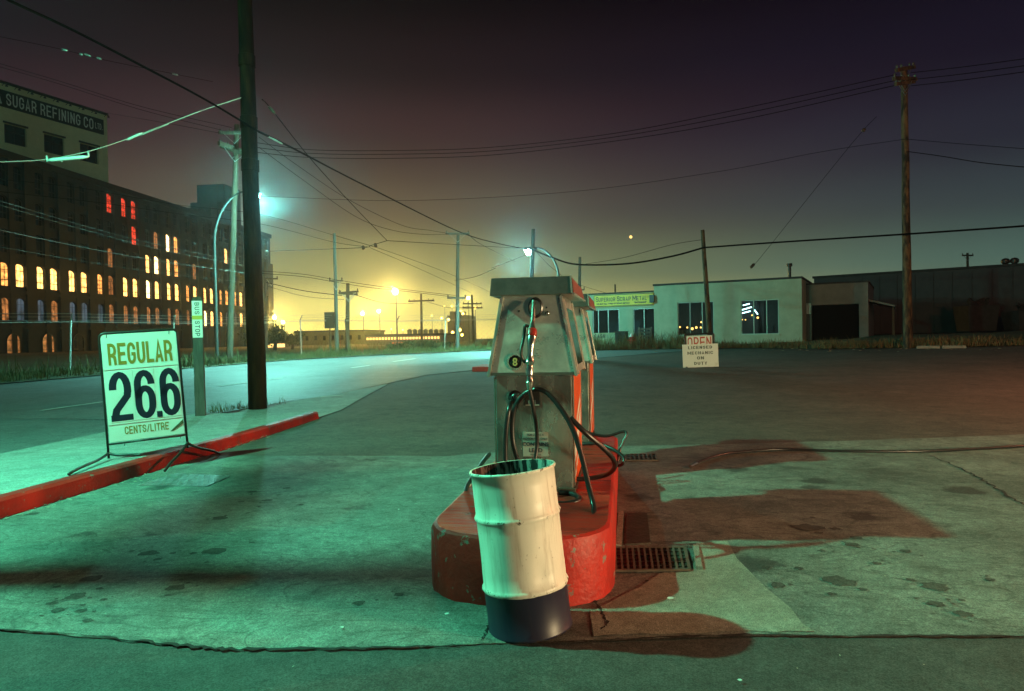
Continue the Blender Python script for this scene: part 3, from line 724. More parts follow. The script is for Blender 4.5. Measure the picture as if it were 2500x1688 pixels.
    mb.build('side_sign', MATS.get('dull_red') or mat('dull_red', (.30, .06, .035), (.16, .05, .035), 8, .4), cp)
    MB().bar((CT + .006, ya - .002, ZC), (CT - .002, ya + .004, ZT + .002), .012, .012).build('edge_trim', M_trim, cp); MB().bar((CT + .016, ya, ZC - .004), (CT + .035, yb, ZC - .004), .012, .014).build('edge_trim', M_trim, cp)
    # dial, holster, knob
    zd = .905; xd = -.115
    dl = MB().lathe([(.058, -.002), (.058, .010), (.046, .012), (.044, .004)], 28, (xd, fy(zd), zd), 1).build('dial', M_trim, t, smooth='auto')
    MB().lathe([(.045, .0035), (.03, .013), (.001, .017)], 24, (xd, fy(zd), zd), 1).build('glass', M_dial, dl, smooth=True)
    mb = MB(); [mb.lathe([(.006, 0), (.016, 0), (.016, .004), (.006, .004)], 14, (xd, fy(zd) - .018, zd + dz), 1) for dz in (-.012, .012)]
    mb.build('float', M_dial_y, dl)
    zh_ = 1.275; xh = .03; mb = MB()
    ring = []
    for r_, yy in ((1.0, 0.), (1.0, -.012), (.8, -.02), (.72, -.012), (.68, .02)):
        for i in range(24):
            a = 2 * math.pi * i / 24; mb.v.append((xh + .052 * r_ * math.cos(a), fy(zh_) + yy, zh_ + .072 * r_ * math.sin(a)))
    for j in range(4):
        for i in range(24): a = j * 24 + i; b = j * 24 + (i + 1) % 24; mb.f.append((a, b, b + 24, a + 24))
    mb.f.append(tuple(4 * 24 + i for i in range(24)))
    mb.build('nozzle_holster', M_rubber, t, smooth='auto')
    MB().ball((.112, fy(1.235) - .008, 1.235), .017, 12).build('lock_knob', M_chrome, t, smooth=True)
    mb = MB(); mb.ball((.105, fy(1.28), 1.275), .007, 8); mb.ball((-.085, fy(1.26), 1.255), .008, 8); mb.build('bolt', M_black, t)
    # body fittings
    MB().lathe([(.052, -.002), (.05, .012), (.034, .018), (.02, .03)], 18, (-.125, 0, .655), 1).build('hose_boot', M_rubber, t, smooth='auto')
    pl = MB().box(-.06, .045, -.004, .0, .60, .695).build('meter_plate', M_black, t)
    lettering('|||| ||', M_plate, pl, (-.01, -.0055, .625), .03, depth=.0005)
    MB().box(-.055, .04, -.006, -.0045, .60, .606).build('plate_line', M_plate, pl)
    pl = MB().box(-.078, .098, -.003, .0, .245, .415).build('notice_plate', M_plate, t, bevel=.001)
    for tx, z, s_ in (('FOR USE AS A', .395, .022), ('MOTOR FUEL ONLY', .368, .022), ('CONTAINS', .330, .036), ('LEAD', .288, .040), ('INGREDIENTS', .258, .014)):
        lettering(tx, M_navy, pl, (.01, -.0045, z), s_, xs=.86 if s_ < .03 else 1, bold=.0006 if s_ > .03 else 0, depth=.0004)
    return t
pump1 = gas_pump(-.012, 1.13, 'front gas pump with steel nozzle, directly behind the white drum')
pump2 = gas_pump(-.005, 3.26, 'rear gas pump, mostly hidden behind the front one')

def hose(P, r, t, name='hose', m=M_rubber):
    W = catmull([at(*p) for p in P], 7)
    return MB().tube(W, r, 10).build(name, m, t, smooth=True, inv=inv_of(t))
def nozzle(t, W):
    """W: world points from spout tip to hose end"""
    I = inv_of(t)
    mb = MB(); mb.tube(W[:2], .0145, 10)
    a, b = W[0], W[1]
    for i in range(5): p = a + (b - a) * (i + .5) / 5; q = a + (b - a) * (i + .8) / 5; mb.tube([p, q], .0175, 10)
    nz = mb.build('nozzle', M_chrome, t, smooth='auto', inv=I)
    P = [b, b + (W[2] - b) * .2, b + (W[2] - b) * .3, b + (W[2] - b) * .62, b + (W[2] - b) * .75, W[2], W[2] + (W[3] - W[2]) * .35, W[2] + (W[3] - W[2]) * .7, W[2] + (W[3] - W[2]) * .8, W[3]]
    MB().tube(P, [.015, .022, .030, .029, .032, .025, .022, .026, .032, .024], 14).build('valve_body', M_chrome, nz, smooth='auto', inv=I)
    P2 = [b + (W[2] - b) * .28, b + (W[2] - b) * .36, b + (W[2] - b) * .58, b + (W[2] - b) * .62]
    MB().tube(P2, [.028, .036, .036, .028], 14).build('collar', mat('nozzle_red', (.30, .02, .015), None, rough=.35), nz, smooth='auto', inv=I)
    P = [W[3], W[3] + (W[4] - W[3]) * .15, W[3] + (W[4] - W[3]) * .4, W[3] + (W[4] - W[3]) * .45, W[3] + (W[4] - W[3]) * .62, W[3] + (W[4] - W[3]) * .68, W[4]]
    MB().tube(P, [.020, .027, .027, .019, .022, .027, .018], 12).build('swivel', M_chrome, nz, smooth='auto', inv=I)
    off = np.array([-.055, -.005, 0]); g1 = b + (W[2] - b) * .3
    MB().tube(catmull([g1 + np.array([-.015, 0, .01]), g1 + off + np.array([.01, 0, .02]), g1 + off + np.array([0, 0, -.05]), W[3] + off + np.array([.0, 0, .09]), W[3] + np.array([-.04, 0, .03]), W[3] + np.array([-.012, 0, .02])], 5), .011, 8).build('lever_guard', M_black, nz, smooth=True, inv=I)
YF = 4.60
nozzle(pump1, [at(1303, 735, 4.74), at(1300, 786, 4.66), at(1296, 845, YF), at(1293, 892, YF), at(1293, 952, YF)])
hose([(1293, 950, YF), (1300, 985, 4.62), (1309, 1040, 4.66), (1311, 1085, 4.68), (1305, 1130, 4.66), (1290, 1175, 4.6), (1275, 1185, 4.62)], .0135, pump1)
hose([(1246, 982, 4.76), (1243, 998, 4.68), (1237, 1040, 4.66), (1234, 1090, 4.66), (1237, 1140, 4.66), (1255, 1195, 4.66)], .017, pump1)
hose([(1283, 1160, 4.68), (1265, 1125, 4.68), (1252, 1075, 4.68), (1252, 1020, 4.68), (1264, 982, 4.68), (1290, 957, 4.66), (1325, 953, 4.62), (1362, 988, 4.58), (1398, 1048, 4.52), (1420, 1115, 4.46), (1438, 1190, 4.40), (1450, 1245, 4.3), (1438, 1275, 4.12), (1400, 1287, 4.05), (1350, 1290, 4.04)], .0175, pump1)
hose([(1392, 1020, 4.56), (1430, 1058, 4.56), (1470, 1092, 4.62), (1496, 1120, 4.7), (1500, 1142, 4.85), (1478, 1160, 5.0), (1430, 1169, 5.02), (1392, 1170, 5.0)], .0175, pump1)
hose([(1365, 1203, 4.72), (1392, 1205, 4.70), (1412, 1214, 4.62), (1410, 1224, 4.54), (1380, 1230, 4.5), (1352, 1230, 4.5)], .018, pump1)
hose([(1195, 1108, 5.25), (1178, 1130, 5.15), (1160, 1158, 5.02), (1143, 1182, 4.93), (1138, 1202, 4.82), (1150, 1215, 4.74), (1180, 1220, 4.70), (1215, 1214, 4.74)], .016, pump1)
hose([(1400, 950, 6.75), (1412, 980, 6.72), (1418, 1020, 6.7), (1414, 1055, 6.7), (1405, 1085, 6.8)], .0145, pump2)
hose([(1415, 1043, 6.72), (1440, 1058, 6.72), (1480, 1065, 6.72), (1520, 1054, 6.72), (1530, 1060, 6.7), (1522, 1078, 6.68), (1513, 1098, 6.66)], .0145, pump2)
hose([(1418, 1085, 6.7), (1460, 1084, 6.66), (1498, 1098, 6.55), (1522, 1118, 6.42), (1520, 1133, 6.4), (1506, 1136, 6.5), (1510, 1115, 6.6), (1513, 1098, 6.66)], .016, pump2)

# ------------------------------------------------------------------ leaning white drum
def drum():
    m = bpy.data.materials.new('drum_paint'); m.use_nodes = True; nt = m.node_tree; N = nt.nodes.new; L = nt.links.new
    b = nt.nodes['Principled BSDF']; b.inputs['Roughness'].default_value = .42
    tc = N('ShaderNodeTexCoord'); sp = N('ShaderNodeSeparateXYZ'); L(tc.outputs['Object'], sp.inputs[0])
    nz = N('ShaderNodeTexNoise'); nz.inputs['Scale'].default_value = 9; nz.inputs['Detail'].default_value = 7; nz.inputs['Roughness'].default_value = .7; L(tc.outputs['Object'], nz.inputs['Vector'])
    rp = N('ShaderNodeValToRGB'); rp.color_ramp.elements[0].position = .27; rp.color_ramp.elements[0].color = (.30, .24, .15, 1); rp.color_ramp.elements[1].position = .36; rp.color_ramp.elements[1].color = (.76, .74, .64, 1); L(nz.outputs[0], rp.inputs[0])
    mu = N('ShaderNodeMath'); mu.operation = 'MULTIPLY_ADD'; L(nz.outputs[0], mu.inputs[0]); mu.inputs[1].default_value = .014; L(sp.outputs[2], mu.inputs[2])
    lt = N('ShaderNodeMath'); lt.operation = 'LESS_THAN'; L(mu.outputs[0], lt.inputs[0]); lt.inputs[1].default_value = .216
    mx = N('ShaderNodeMixRGB'); L(lt.outputs[0], mx.inputs[0]); L(rp.outputs[0], mx.inputs[1]); mx.inputs[2].default_value = (.018, .016, .038, 1)
    mps = N('ShaderNodeMapping'); mps.inputs['Scale'].default_value = (14, 14, 1.1); L(tc.outputs['Object'], mps.inputs[0])
    ns = N('ShaderNodeTexNoise'); ns.inputs['Scale'].default_value = 1.6; ns.inputs['Detail'].default_value = 6; ns.inputs['Roughness'].default_value = .7; L(mps.outputs[0], ns.inputs['Vector'])
    rs_ = N('ShaderNodeMapRange'); rs_.inputs[1].default_value = .50; rs_.inputs[2].default_value = .72; rs_.inputs[4].default_value = .62; L(ns.outputs[0], rs_.inputs[0])
    inv_ = N('ShaderNodeMath'); inv_.operation = 'SUBTRACT'; inv_.inputs[0].default_value = 1.08; L(lt.outputs[0], inv_.inputs[1])
    msk = N('ShaderNodeMath'); msk.operation = 'MULTIPLY'; L(rs_.outputs[0], msk.inputs[0]); L(inv_.outputs[0], msk.inputs[1])
    mst = N('ShaderNodeMixRGB'); L(msk.outputs[0], mst.inputs[0]); L(mx.outputs[0], mst.inputs[1]); mst.inputs[2].default_value = (.26, .20, .12, 1); mx = mst          # grimy runs
    # worn specks along rim and hoops
    n2 = N('ShaderNodeTexNoise'); n2.inputs['Scale'].default_value = 55; n2.inputs['Detail'].default_value = 3; L(tc.outputs['Object'], n2.inputs['Vector'])
    gt = N('ShaderNodeMapRange'); gt.inputs[1].default_value = .72; gt.inputs[2].default_value = .75; L(n2.outputs[0], gt.inputs[0])
    m3 = N('ShaderNodeMixRGB'); L(gt.outputs[0], m3.inputs[0]); L(mx.outputs[0], m3.inputs[1]); m3.inputs[2].default_value = (.07, .045, .03, 1)
    def band(zc, w):
        a_ = N('ShaderNodeMath'); a_.operation = 'SUBTRACT'; L(sp.outputs[2], a_.inputs[0]); a_.inputs[1].default_value = zc
        c_ = N('ShaderNodeMath'); c_.operation = 'ABSOLUTE'; L(a_.outputs[0], c_.inputs[0]); d_ = N('ShaderNodeMapRange'); d_.inputs[1].default_value = 0; d_.inputs[2].default_value = w; d_.inputs[3].default_value = 1; d_.inputs[4].default_value = 0; L(c_.outputs[0], d_.inputs[0]); return d_.outputs[0]
    acc = None
    for zc, w in ((.797, .022), (.566, .016), (.222, .020), (.004, .03)):
        v = band(zc, w)
        if acc is None: acc = v
        else: mm = N('ShaderNodeMath'); mm.operation = 'MAXIMUM'; L(acc, mm.inputs[0]); L(v, mm.inputs[1]); acc = mm.outputs[0]
    n3 = N('ShaderNodeTexNoise'); n3.inputs['Scale'].default_value = 26; n3.inputs['Detail'].default_value = 6; n3.inputs['Roughness'].default_value = .7; L(tc.outputs['Object'], n3.inputs['Vector'])
    pr = N('ShaderNodeMath'); pr.operation = 'MULTIPLY_ADD'; L(acc, pr.inputs[0]); pr.inputs[1].default_value = .16; L(n3.outputs[0], pr.inputs[2])
    g3 = N('ShaderNodeMapRange'); g3.inputs[1].default_value = .69; g3.inputs[2].default_value = .73; L(pr.outputs[0], g3.inputs[0])
    m4 = N('ShaderNodeMixRGB'); L(g3.outputs[0], m4.inputs[0]); L(m3.outputs[0], m4.inputs[1]); m4.inputs[2].default_value = (.05, .032, .02, 1); m3 = m4
    L(m3.outputs[0], b.inputs['Base Color'])
    inner = mat('drum_inside', (.40, .40, .36), (.012, .011, .010), 11, .6, stretch=(3.2, 3.2, .35), lo=.44, hi=.50)
    t = tag(empty('oil_drum', (-.325, 3.44, .012), 0, R(-1.0), R(-5.6)), 'open white steel drum with navy base, leaning before the pump island', 'drum')
    r, h = .207, .795
    prof = [(.001, .012), (r * .95, .012), (r * .97, 0), (r + .004, .002), (r + .004, .012), (r - .001, .02)]
    def rib(z): return [(r, z - .018), (r + .005, z - .010), (r + .010, z), (r + .005, z + .010), (r, z + .018)]
    prof += [(r - .001, .1)] + rib(.222) + [(r, .3), (r - .001, .36), (r - .001, .42), (r, .5)] + rib(.566) + [(r, .65), (r, .72), (r, h - .014), (r + .007, h - .012), (r + .009, h - .004), (r + .005, h + .003), (r - .004, h + .002)]
    mb = MB().lathe(prof, 64)
    out = []
    for x, y, z in mb.v:      # dents pressed into the sheet
        a = math.atan2(y, x); rr = math.hypot(x, y)
        d = 0
        for (da, dz, dr, wa, wz) in ((-1.02, .30, .017, .24, .055), (-.75, .42, .009, .4, .08), (-2.1, .62, .012, .25, .07), (-1.6, .1, .006, .3, .05), (-2.6, .42, .008, .3, .1), (-.3, .68, .006, .3, .08)):
            d += dr * math.exp(-((a - da) / wa) ** 2 - ((z - dz) / wz) ** 2)
        k_ = (rr - d) / rr if rr > .15 else 1
        w = 1 + .012 * math.sin(2 * a + .6) * (z / h) ** 2 + .004 * math.sin(5 * a) * (z / h) ** 4
        out.append((x * k_ * w, y * k_ / w, z))
    mb.v = out; mb.build('shell', m, t, smooth=True)
    mb = MB().lathe([(r - .0045, h + .001), (r - .010, h - .05), (r - .03, .5), (r - .03, .03), (.001, .03)], 48)
    mb.v = [(x * (1 + .012 * math.sin(2 * math.atan2(y, x) + .6) * (z / h) ** 2), y / (1 + .012 * math.sin(2 * math.atan2(y, x) + .6) * (z / h) ** 2), z) for x, y, z in mb.v]
    mb.build('lining', inner, t, smooth=True)
drum()

# ------------------------------------------------------------------ price sign
def price_sign():
    a = gp(262, 1126, .15); b = gp(463, 1108, .15)
    d = b - a; d[2] = 0; wid = np.linalg.norm(d); rz = math.atan2(d[1], d[0])
    c = (a + b) / 2
    t = tag(empty('price_sign', (c[0], c[1], g(c[0], c[1]) + .17), rz, 0, R(-3.2)), 'metal framed price sign reading REGULAR 26.6 on the red kerb', 'price sign')
    w, z0, z1 = .395, .20, 1.435
    rr = .055
    P = [(-w - .01, 0, .03), (-w, 0, z1 - rr)] + [(-w + rr - rr * math.cos(a_), 0, z1 - rr + rr * math.sin(a_)) for a_ in (R(30), R(60), R(90))] + [(w - rr + rr * math.sin(a_), 0, z1 - rr + rr * math.cos(a_)) for a_ in (0, R(30), R(60), R(90))] + [(w + .01, 0, .03)]
    P[-2] = (w, 0, z1 - rr)
    MB().tube(P, .013, 10).build('frame', M_black, t, smooth=True)
    MB().tube([(-w, 0, z0 - .015), (w, 0, z0 - .015)], .011, 8).build('crossbar', M_black, t, smooth=True)
    pn = MB().box(-w + .012, w - .012, -.006, .006, z0 + .005, z1 - .015).build('panel', M_white, t, bevel=.003)
    I = inv_of(t)
    def gl_(px, py, dz): return np.array(I @ Vector(gp(px, py, dz)))
    for s, ends in ((-1, ((168, 1158, .19), (344, 1112, .20))), (1, ((402, 1150, .045), (536, 1108, .03)))):
        j = np.array([s * (w + .01), 0, .085])
        for e in ends:
            p = gl_(*e); MB().tube(catmull([p, p * .75 + j * .25 + np.array([0, 0, .006]), p * .3 + j * .7 - np.array([0, 0, .012]), j], 5), .016, 8).build('foot', M_black, t, smooth=True)
        MB().ball(tuple(j), .022, 8).build('foot_joint', M_black, t, smooth=True)
    ph = z1 - z0; y = -.0075
    def zz(f): return z1 - .02 - f * (ph - .04)           # f: 0 top .. 1 bottom
    # panel ledges and slots for the number cards
    for f in (.325, .845): MB().box(-w + .014, w - .014, -.011, -.0063, zz(f) - .006, zz(f) + .006).build('card_ledge', M_white, pn)
    for x0, x1 in ((-.345, -.10), (-.095, .115), (.175, .37)):
        MB().box(x0, x1, -.0095, -.0065, zz(.83), zz(.345)).build('number_card', M_white, pn, bevel=.001)
    painted('REGULAR', M_gold, pn, -.325, .325, zz(.185), .245, -.0085, .31, .155, .16)
    for ch, xa, xb in (('2', -.345, -.125), ('6', -.095, .115), ('6', .165, .372)): painted(ch, M_navy, pn, xa, xb, zz(.588), .555, -.0105, .335, .125)
    MB().box(.115, .170, -.0125, -.0115, zz(.822), zz(.765)).build('decimal_point', M_navy, pn)
    painted('CENTS/LITRE', M_gold, pn, -.225, .225, zz(.915), .088, -.0085, .25, .14, .2)
    # torn lower corner, wire clips
    mb = MB(); mb.add([(w - .014, -.009, zz(.87)), (w - .014, -.012, zz(.91)), (w - .13, -.009, zz(.975)), (w - .16, -.008, zz(.975))], [(0, 3, 2, 1)])
    mb.build('torn_corner', mat('tear_brown', (.10, .075, .03), None, rough=.8), pn)
    for x, z in ((-w + .07, z1 - .03), (w - .09, z1 - .03), (-.24, z0 - .03), (w - .06, z0 - .03)):
        MB().tube([(x, -.009, z - .02), (x + .006, -.009, z + .015)], .003, 6).build('wire_clip', M_black, t)
price_sign()

# ------------------------------------------------------------------ bus stop post
def bus_post():
    b = gp(490, 1014, .12)
    t = tag(empty('bus_stop_post', (b[0], b[1], g(b[0], b[1]) + .06), R(24), 0, R(-.4)), 'square timber bus stop post with a white marker plate', 'bus stop post')
    MB().box(-.085, .085, -.06, .06, 0, 2.12).build('post', M_post, t, bevel=.012)
    MB().hexa([(-.085, -.06, 2.121), (.085, -.06, 2.121), (.085, .06, 2.121), (-.085, .06, 2.121), (-.055, -.04, 2.16), (.06, -.04, 2.16), (.06, .05, 2.17), (-.055, .05, 2.17)]).build('cap', M_wood, t)
    pl = MB().box(-.083, .083, -.066, -.061, 1.44, 2.09).build('marker_plate', M_white, t)
    MB().box(-.083, .083, -.068, -.0665, 1.76, 1.83).build('yellow_band', mat('band_yellow', (.62, .42, .05), None, rough=.5), pl)
    painted('BUS', M_navy, pl, -.105, .105, 0, .078, 0, .22, .14, .3, ((0, -.0675, 1.955), (0, R(90), 0)))
    painted('STOP', M_navy, pl, -.135, .135, 0, .078, 0, .22, .14, .3, ((0, -.0675, 1.60), (0, R(90), 0)))
bus_post()

# ------------------------------------------------------------------ utility poles
def upole(top, base, Y, rb, rt, label, m=M_wood_grey, arms=(), sink=.3, name='utility_pole', n=12):
    """top/base: picture position of the axis; arms: (y, x0, x1, dy1, section) crossarms"""
    a = at(*base, Y); b = at(*top, Y); a[2] = min(a[2], g(a[0], a[1]))
    t = tag(empty(name, a), label, 'utility pole', 'wooden utility poles')
    d = b - a; K = 9
    P = [d * (i / K) + np.array([random.uniform(-1, 1), random.uniform(-1, 1), 0]) * .008 * d[2] * .1 for i in range(K + 1)]
    P[0] = np.array([0, 0, -sink])
    MB().tube(P, [rb + (rt - rb) * i / K for i in range(K + 1)], n).build('trunk', m, t, smooth='auto')
    s = Y / F
    for arm in arms:
        y, x0, x1, dy, sec = arm[:5]; dd = arm[5] if len(arm) > 5 else 0
        p, q = at(x0, y, Y - rt - sec - dd) - a, at(x1, y + dy, Y - rt - sec + dd) - a
        ar = MB().bar(p, q, sec, sec * 1.2).build('crossarm', m, t)
        k = max(2, int(np.linalg.norm(q - p) / .55)); mb = MB()
        for i in range(k + 1):
            c = p + (q - p) * (.04 + .92 * i / k)
            if abs(i / k - .5) < .12: continue
            mb.tube([c + np.array([0, 0, sec * .55]), c + np.array([0, 0, sec * .55 + .1]), c + np.array([0, 0, sec * .55 + .16])], [.03, .05, .02], 6)
        if mb.v: mb.build('insulator', M_dull, ar)
        mid = (p + q) / 2
        for e in (p * .72 + mid * .28, q * .72 + mid * .28):
            MB().bar(e, (mid[0], mid[1], mid[2] - .55), .03, .02).build('brace', M_steel, ar)
    return t
big = upole((590, -260), (629, 985), 13.5, .185, .128, 'thick dark pole rising out of the picture beside the road', M_wood_dark, n=24)
for py, w in ((150, 1.12), (405, 1.10), (300, 1.1)):          # steel bands and the climbing ladder bolts
    c = at(629 - (985 - py) * .0313, py, 13.5) - np.array(big.location); rr = .185 - (.057) * (985 - py) / 1245
    MB().lathe([(rr * 1.02, -.12), (rr * w, -.11), (rr * w, .11), (rr * 1.02, .12)], 20, tuple(c)).build('steel_band', M_wood_dark, big, smooth='auto')
upole((578, 305), (560, 886), 34, .165, .13, 'leaning pole across the road lit by the street lamp, with double crossarms', M_wood,
      [(325, 534, 610, -1, .12), (350, 534, 596, 22, .16, .9), (358, 540, 606, 22, .16, -.2)])
upole((816, 570), (823, 868), 39.7, .12, .08, 'tall slim pole with small crossarm and a sign box at its side', M_wood_grey, [(686, 804, 836, 0, .07)])
upole((849, 692), (848, 855), 47, .16, .12, 'short stout pole with double crossarm beside the slim pole', M_wood, [(716, 827, 875, -4, .11), (717, 829, 873, 2, .11, .4)])
upole((1028, 718), (1030, 836), 75, .16, .11, 'far pole with one long crossarm below the brightest lamp', M_wood, [(736, 997, 1060, -2, .14)])
upole((1118, 569), (1116, 856), 44.5, .14, .09, 'tall pole with a crossarm on top and another midway', M_wood_grey, [(571, 1088, 1146, 0, .09), (728, 1092, 1138, 0, .09)])
upole((1152, 720), (1157, 845), 82, .15, .10, 'far pole with two crossarms left of the pumps', M_wood, [(742, 1130, 1176, 0, .13), (752, 1129, 1178, 0, .13)])
upole((1302, 560), (1292, 866), 38, .13, .10, 'pole rising behind the front gas pump beside the glaring lamp', M_wood_grey)
upole((1416, 628), (1413, 856), 50, .14, .09, 'pole rising behind the rear gas pump', M_wood_grey, [(708, 1402, 1427, 0, .07)])
upole((1715, 562), (1735, 848), 36.5, .145, .10, 'leaning pole before the green scrap dealer building', M_wood_patchy)
rp_ = upole((2207, 165), (2217, 836), 33, .20, .13, 'tall patchy pole on the right verge with clustered crossarms', M_wood_patchy, [(172, 2188, 2232, -8, .13, .9), (192, 2182, 2236, 2, .13, .7), (206, 2186, 2232, -6, .12, .8)], n=18)
upole((2362, 618), (2364, 700), 76, .14, .11, 'small pole with transformer behind the dark warehouse', M_wood, [(624, 2349, 2376, 0, .12)])
upole((647, 640), (650, 866), 52, .14, .10, 'pole half hidden at the right edge of the big pole', M_wood_grey, [(681, 646, 678, 0, .1)])
sp_ = at(805, 788, 39.5)
t = tag(empty('road_sign', (sp_[0], sp_[1], g(sp_[0], sp_[1]))), 'square sign on a thin post beside the slim pole', 'road sign')
MB().tube([(0, 0, 0), (0, 0, sp_[2] - g(sp_[0], sp_[1]))], .035, 6).build('post', M_wood, t)
MB().box(-.3, .3, -.05, -.02, sp_[2] - .95, sp_[2]).build('board', M_dull, t)

# ------------------------------------------------------------------ overhead cables
def cable(P, r, label, m=M_wire, group='overhead cables', k=10, n=6, name='overhead_cable'):
    W = catmull([at(*p) for p in P], k)
    t = MB().tube(W, r, n).build(name, m, None, smooth=True)
    return tag(t, label, 'cable', group)
def bits(c, L, r, m, name='insulator'):
    """beads strung on a cable c, at picture points"""
    for (x, y, Y, x2, y2) in L:
        p, q = at(x, y, Y) - np.array(c.location), at(x2, y2, Y) - np.array(c.location)
        MB().tube([p, p + (q - p) * .15, p + (q - p) * .85, q], [r * .4, r, r, r * .4], 8).build(name, m, c, smooth=True)
c = cable([(-90, -60, 7.2), (20, 0, 8), (180, 75, 9.6), (350, 163, 11), (500, 243, 12.3), (632, 322, 13.3)], .021, 'thickest black cable crossing the upper left to the big pole')
c = cable([(632, 322, 13.3), (720, 365, 16), (900, 458, 22), (1125, 568, 32), (1230, 598, 36), (1300, 610, 37.8)], .024, 'thick black cable from the big pole down to the pole behind the pump')
bits(c, [(650, 332, 14, 680, 346), (665, 340, 14.6, 690, 352)], .016, M_wire_pale, 'clamp')
cable([(1300, 610, 37.8), (1350, 630, 37.6), (1400, 645, 37.5), (1480, 647, 37.2), (1560, 641, 37), (1650, 624, 36.7), (1718, 605, 36.3)], .045, 'thick sagging cable between the pump pole and the leaning pole')
cable([(1718, 605, 36.3), (1900, 592, 35), (2213, 572, 32.6), (2490, 553, 30), (2640, 540, 29)], .04, 'thick cable from the leaning pole off to the right edge')
c = cable([(-80, 398, 9.2), (0, 396, 10), (110, 390, 11), (220, 369, 11.6), (330, 333, 12.3), (410, 302, 12.8), (500, 268, 13.1), (592, 238, 13.4)], .0085, 'pale span wire with long insulator rod below the refinery sign', M_wire_pale)
bits(c, [(114, 392, 11, 216, 383)], .034, M_ins, 'insulator_rod'); bits(c, [(308, 343, 12.2, 348, 325)], .024, M_ins, 'insulator_rod')
bits(c, [(114, 380, 11, 116, 396), (215, 368, 11.5, 217, 384), (148, 386, 11.2, 152, 396)], .018, M_wire_pale, 'bracket')
bits(c, [(340, 332, 12.35, 412, 303)], .011, M_wire_pale, 'splice')
c = cable([(-60, 82, 9), (0, 90, 9.5), (155, 122, 11), (260, 148, 12), (430, 182, 14), (520, 200, 15)], .004, 'thin trolley wire with small insulators, upper left')
bits(c, [(150, 121, 11, 165, 124), (193, 132, 11.4, 202, 134), (206, 132, 11.5, 222, 138), (236, 141, 11.7, 248, 145), (420, 180, 14, 435, 184)], .017, M_steel)
c = cable([(640, 243, 13.6), (665, 270, 14.6), (760, 390, 18.5), (860, 500, 23), (945, 588, 28)], .011, 'span wire falling right from the big pole to a junction'); bits(c, [(655, 260, 14.2, 672, 278)], .035, M_dull)
c = cable([(945, 588, 28), (925, 594, 28), (905, 600, 28.5), (885, 605, 28.5), (760, 610, 30), (650, 614, 31)], .012, 'span wire with two hanging insulators left of the junction'); bits(c, [(915, 594, 28, 918, 605), (885, 600, 28, 888, 610), (651, 612, 31, 651, 624)], .07, M_dull)
cable([(945, 588, 28), (1100, 597, 33), (1280, 607, 38)], .012, 'span wire running right from the junction')
# three power lines to the tall right pole
for i, (yl, ym, yr) in enumerate([(348, 366, 182), (360, 375, 196), (372, 385, 208)]):
    cable([(620, yl, 33), (760, ym, 36), (960, ym + 2, 38), (1200, ym - 6, 38), (1500, ym - 40, 37), (1800, ym - 98 + i * 4, 35), (2190, yr, 32.5)], .016, ('top', 'middle', 'lowest')[i] + ' of three power lines sagging to the tall right pole')
    cable([(2225, yr - 4 + 3 * i, 32.5), (2350, yr - 18 + 3 * i, 29), (2560, yr - 46 + 3 * i, 25)], .014, ('top', 'middle', 'lowest')[i] + ' of three power lines leaving the tall pole rightward')
cable([(2210, 340, 32.8), (2000, 372, 34), (1750, 420, 36), (1400, 468, 38), (1000, 490, 36), (640, 480, 33)], .010, 'faint telephone line from midway up the tall right pole')
cable([(2212, 340, 32.8), (2350, 352, 30), (2560, 368, 26)], .010, 'upper faint line right of the tall pole')
cable([(2214, 370, 32.8), (2300, 382, 31), (2400, 398, 29), (2560, 414, 26)], .016, 'lower service line right of the tall pole')
c = cable([(1835, 655, 40), (1860, 625, 39), (1960, 500, 37), (2060, 375, 35), (2108, 318, 34), (2140, 285, 33.6)], .010, 'guy wire slanting above the scrap dealer roof'); bits(c, [(1832, 655, 40, 1842, 644), (2106, 322, 34, 2112, 314)], .08, M_dull)
cable([(632, 335, 32), (720, 400, 34), (850, 487, 37), (980, 550, 40), (1050, 563, 43), (1092, 570, 44)], .013, 'upper line from the leaning pole to the tall crossarm pole')
cable([(632, 360, 32), (740, 440, 34), (870, 530, 37), (960, 563, 40), (1040, 573, 43), (1095, 572, 44)], .013, 'lower line from the leaning pole to the tall crossarm pole')
cable([(1142, 572, 44), (1180, 600, 60), (1260, 640, 90)], .02, 'line running on behind the tall crossarm pole')
cable([(-20, 436, 24), (200, 460, 28), (430, 500, 32), (640, 525, 36), (816, 575, 39.6)], .011, 'upper street wire to the top of the slim pole')
cable([(-20, 466, 24), (240, 495, 28), (440, 523, 32), (640, 548, 36), (817, 592, 39.6), (905, 604, 44)], .011, 'second street wire to the slim pole')
cable([(820, 576, 39.6), (950, 615, 46), (1100, 670, 60), (1200, 715, 75)], .014, 'street wire beyond the slim pole')
cable([(905, 606, 44), (1020, 655, 55), (1150, 715, 75)], .014, 'lower street wire beyond the slim pole')
for i, (a_, b_) in enumerate([((-20, 558), (600, 667)), ((-20, 495), (600, 650)), ((-20, 485), (600, 640)), ((-20, 600), (600, 690))]):
    cable([(a_[0], a_[1], 13 + i), (200, a_[1] + (b_[1] - a_[1]) * .42, 18 + i), (400, a_[1] + (b_[1] - a_[1]) * .75, 24 + i), (b_[0], b_[1], 32 + i)], .010 if i == 0 else .006, ('brightest', 'second', 'third', 'lowest faint')[i] + ' trolley wire before the refinery windows', M_wire_dim)
for i, (ya, yb, yc) in enumerate([(662, 682, 722), (668, 688, 726)]):
    cable([(640, ya, 36), (740, ya + 8, 38), (812, yb, 39.5), (900, yb + 14, 41), (1010, yc - 12, 43), (1112, yc, 44.3)], .014, ('upper', 'lower')[i] + ' of two lines joining the slim pole and the crossarm pole')
cable([(650, 690, 51.5), (740, 710, 50), (835, 722, 47)], .025, 'heavy line from the half hidden pole to the stout pole')
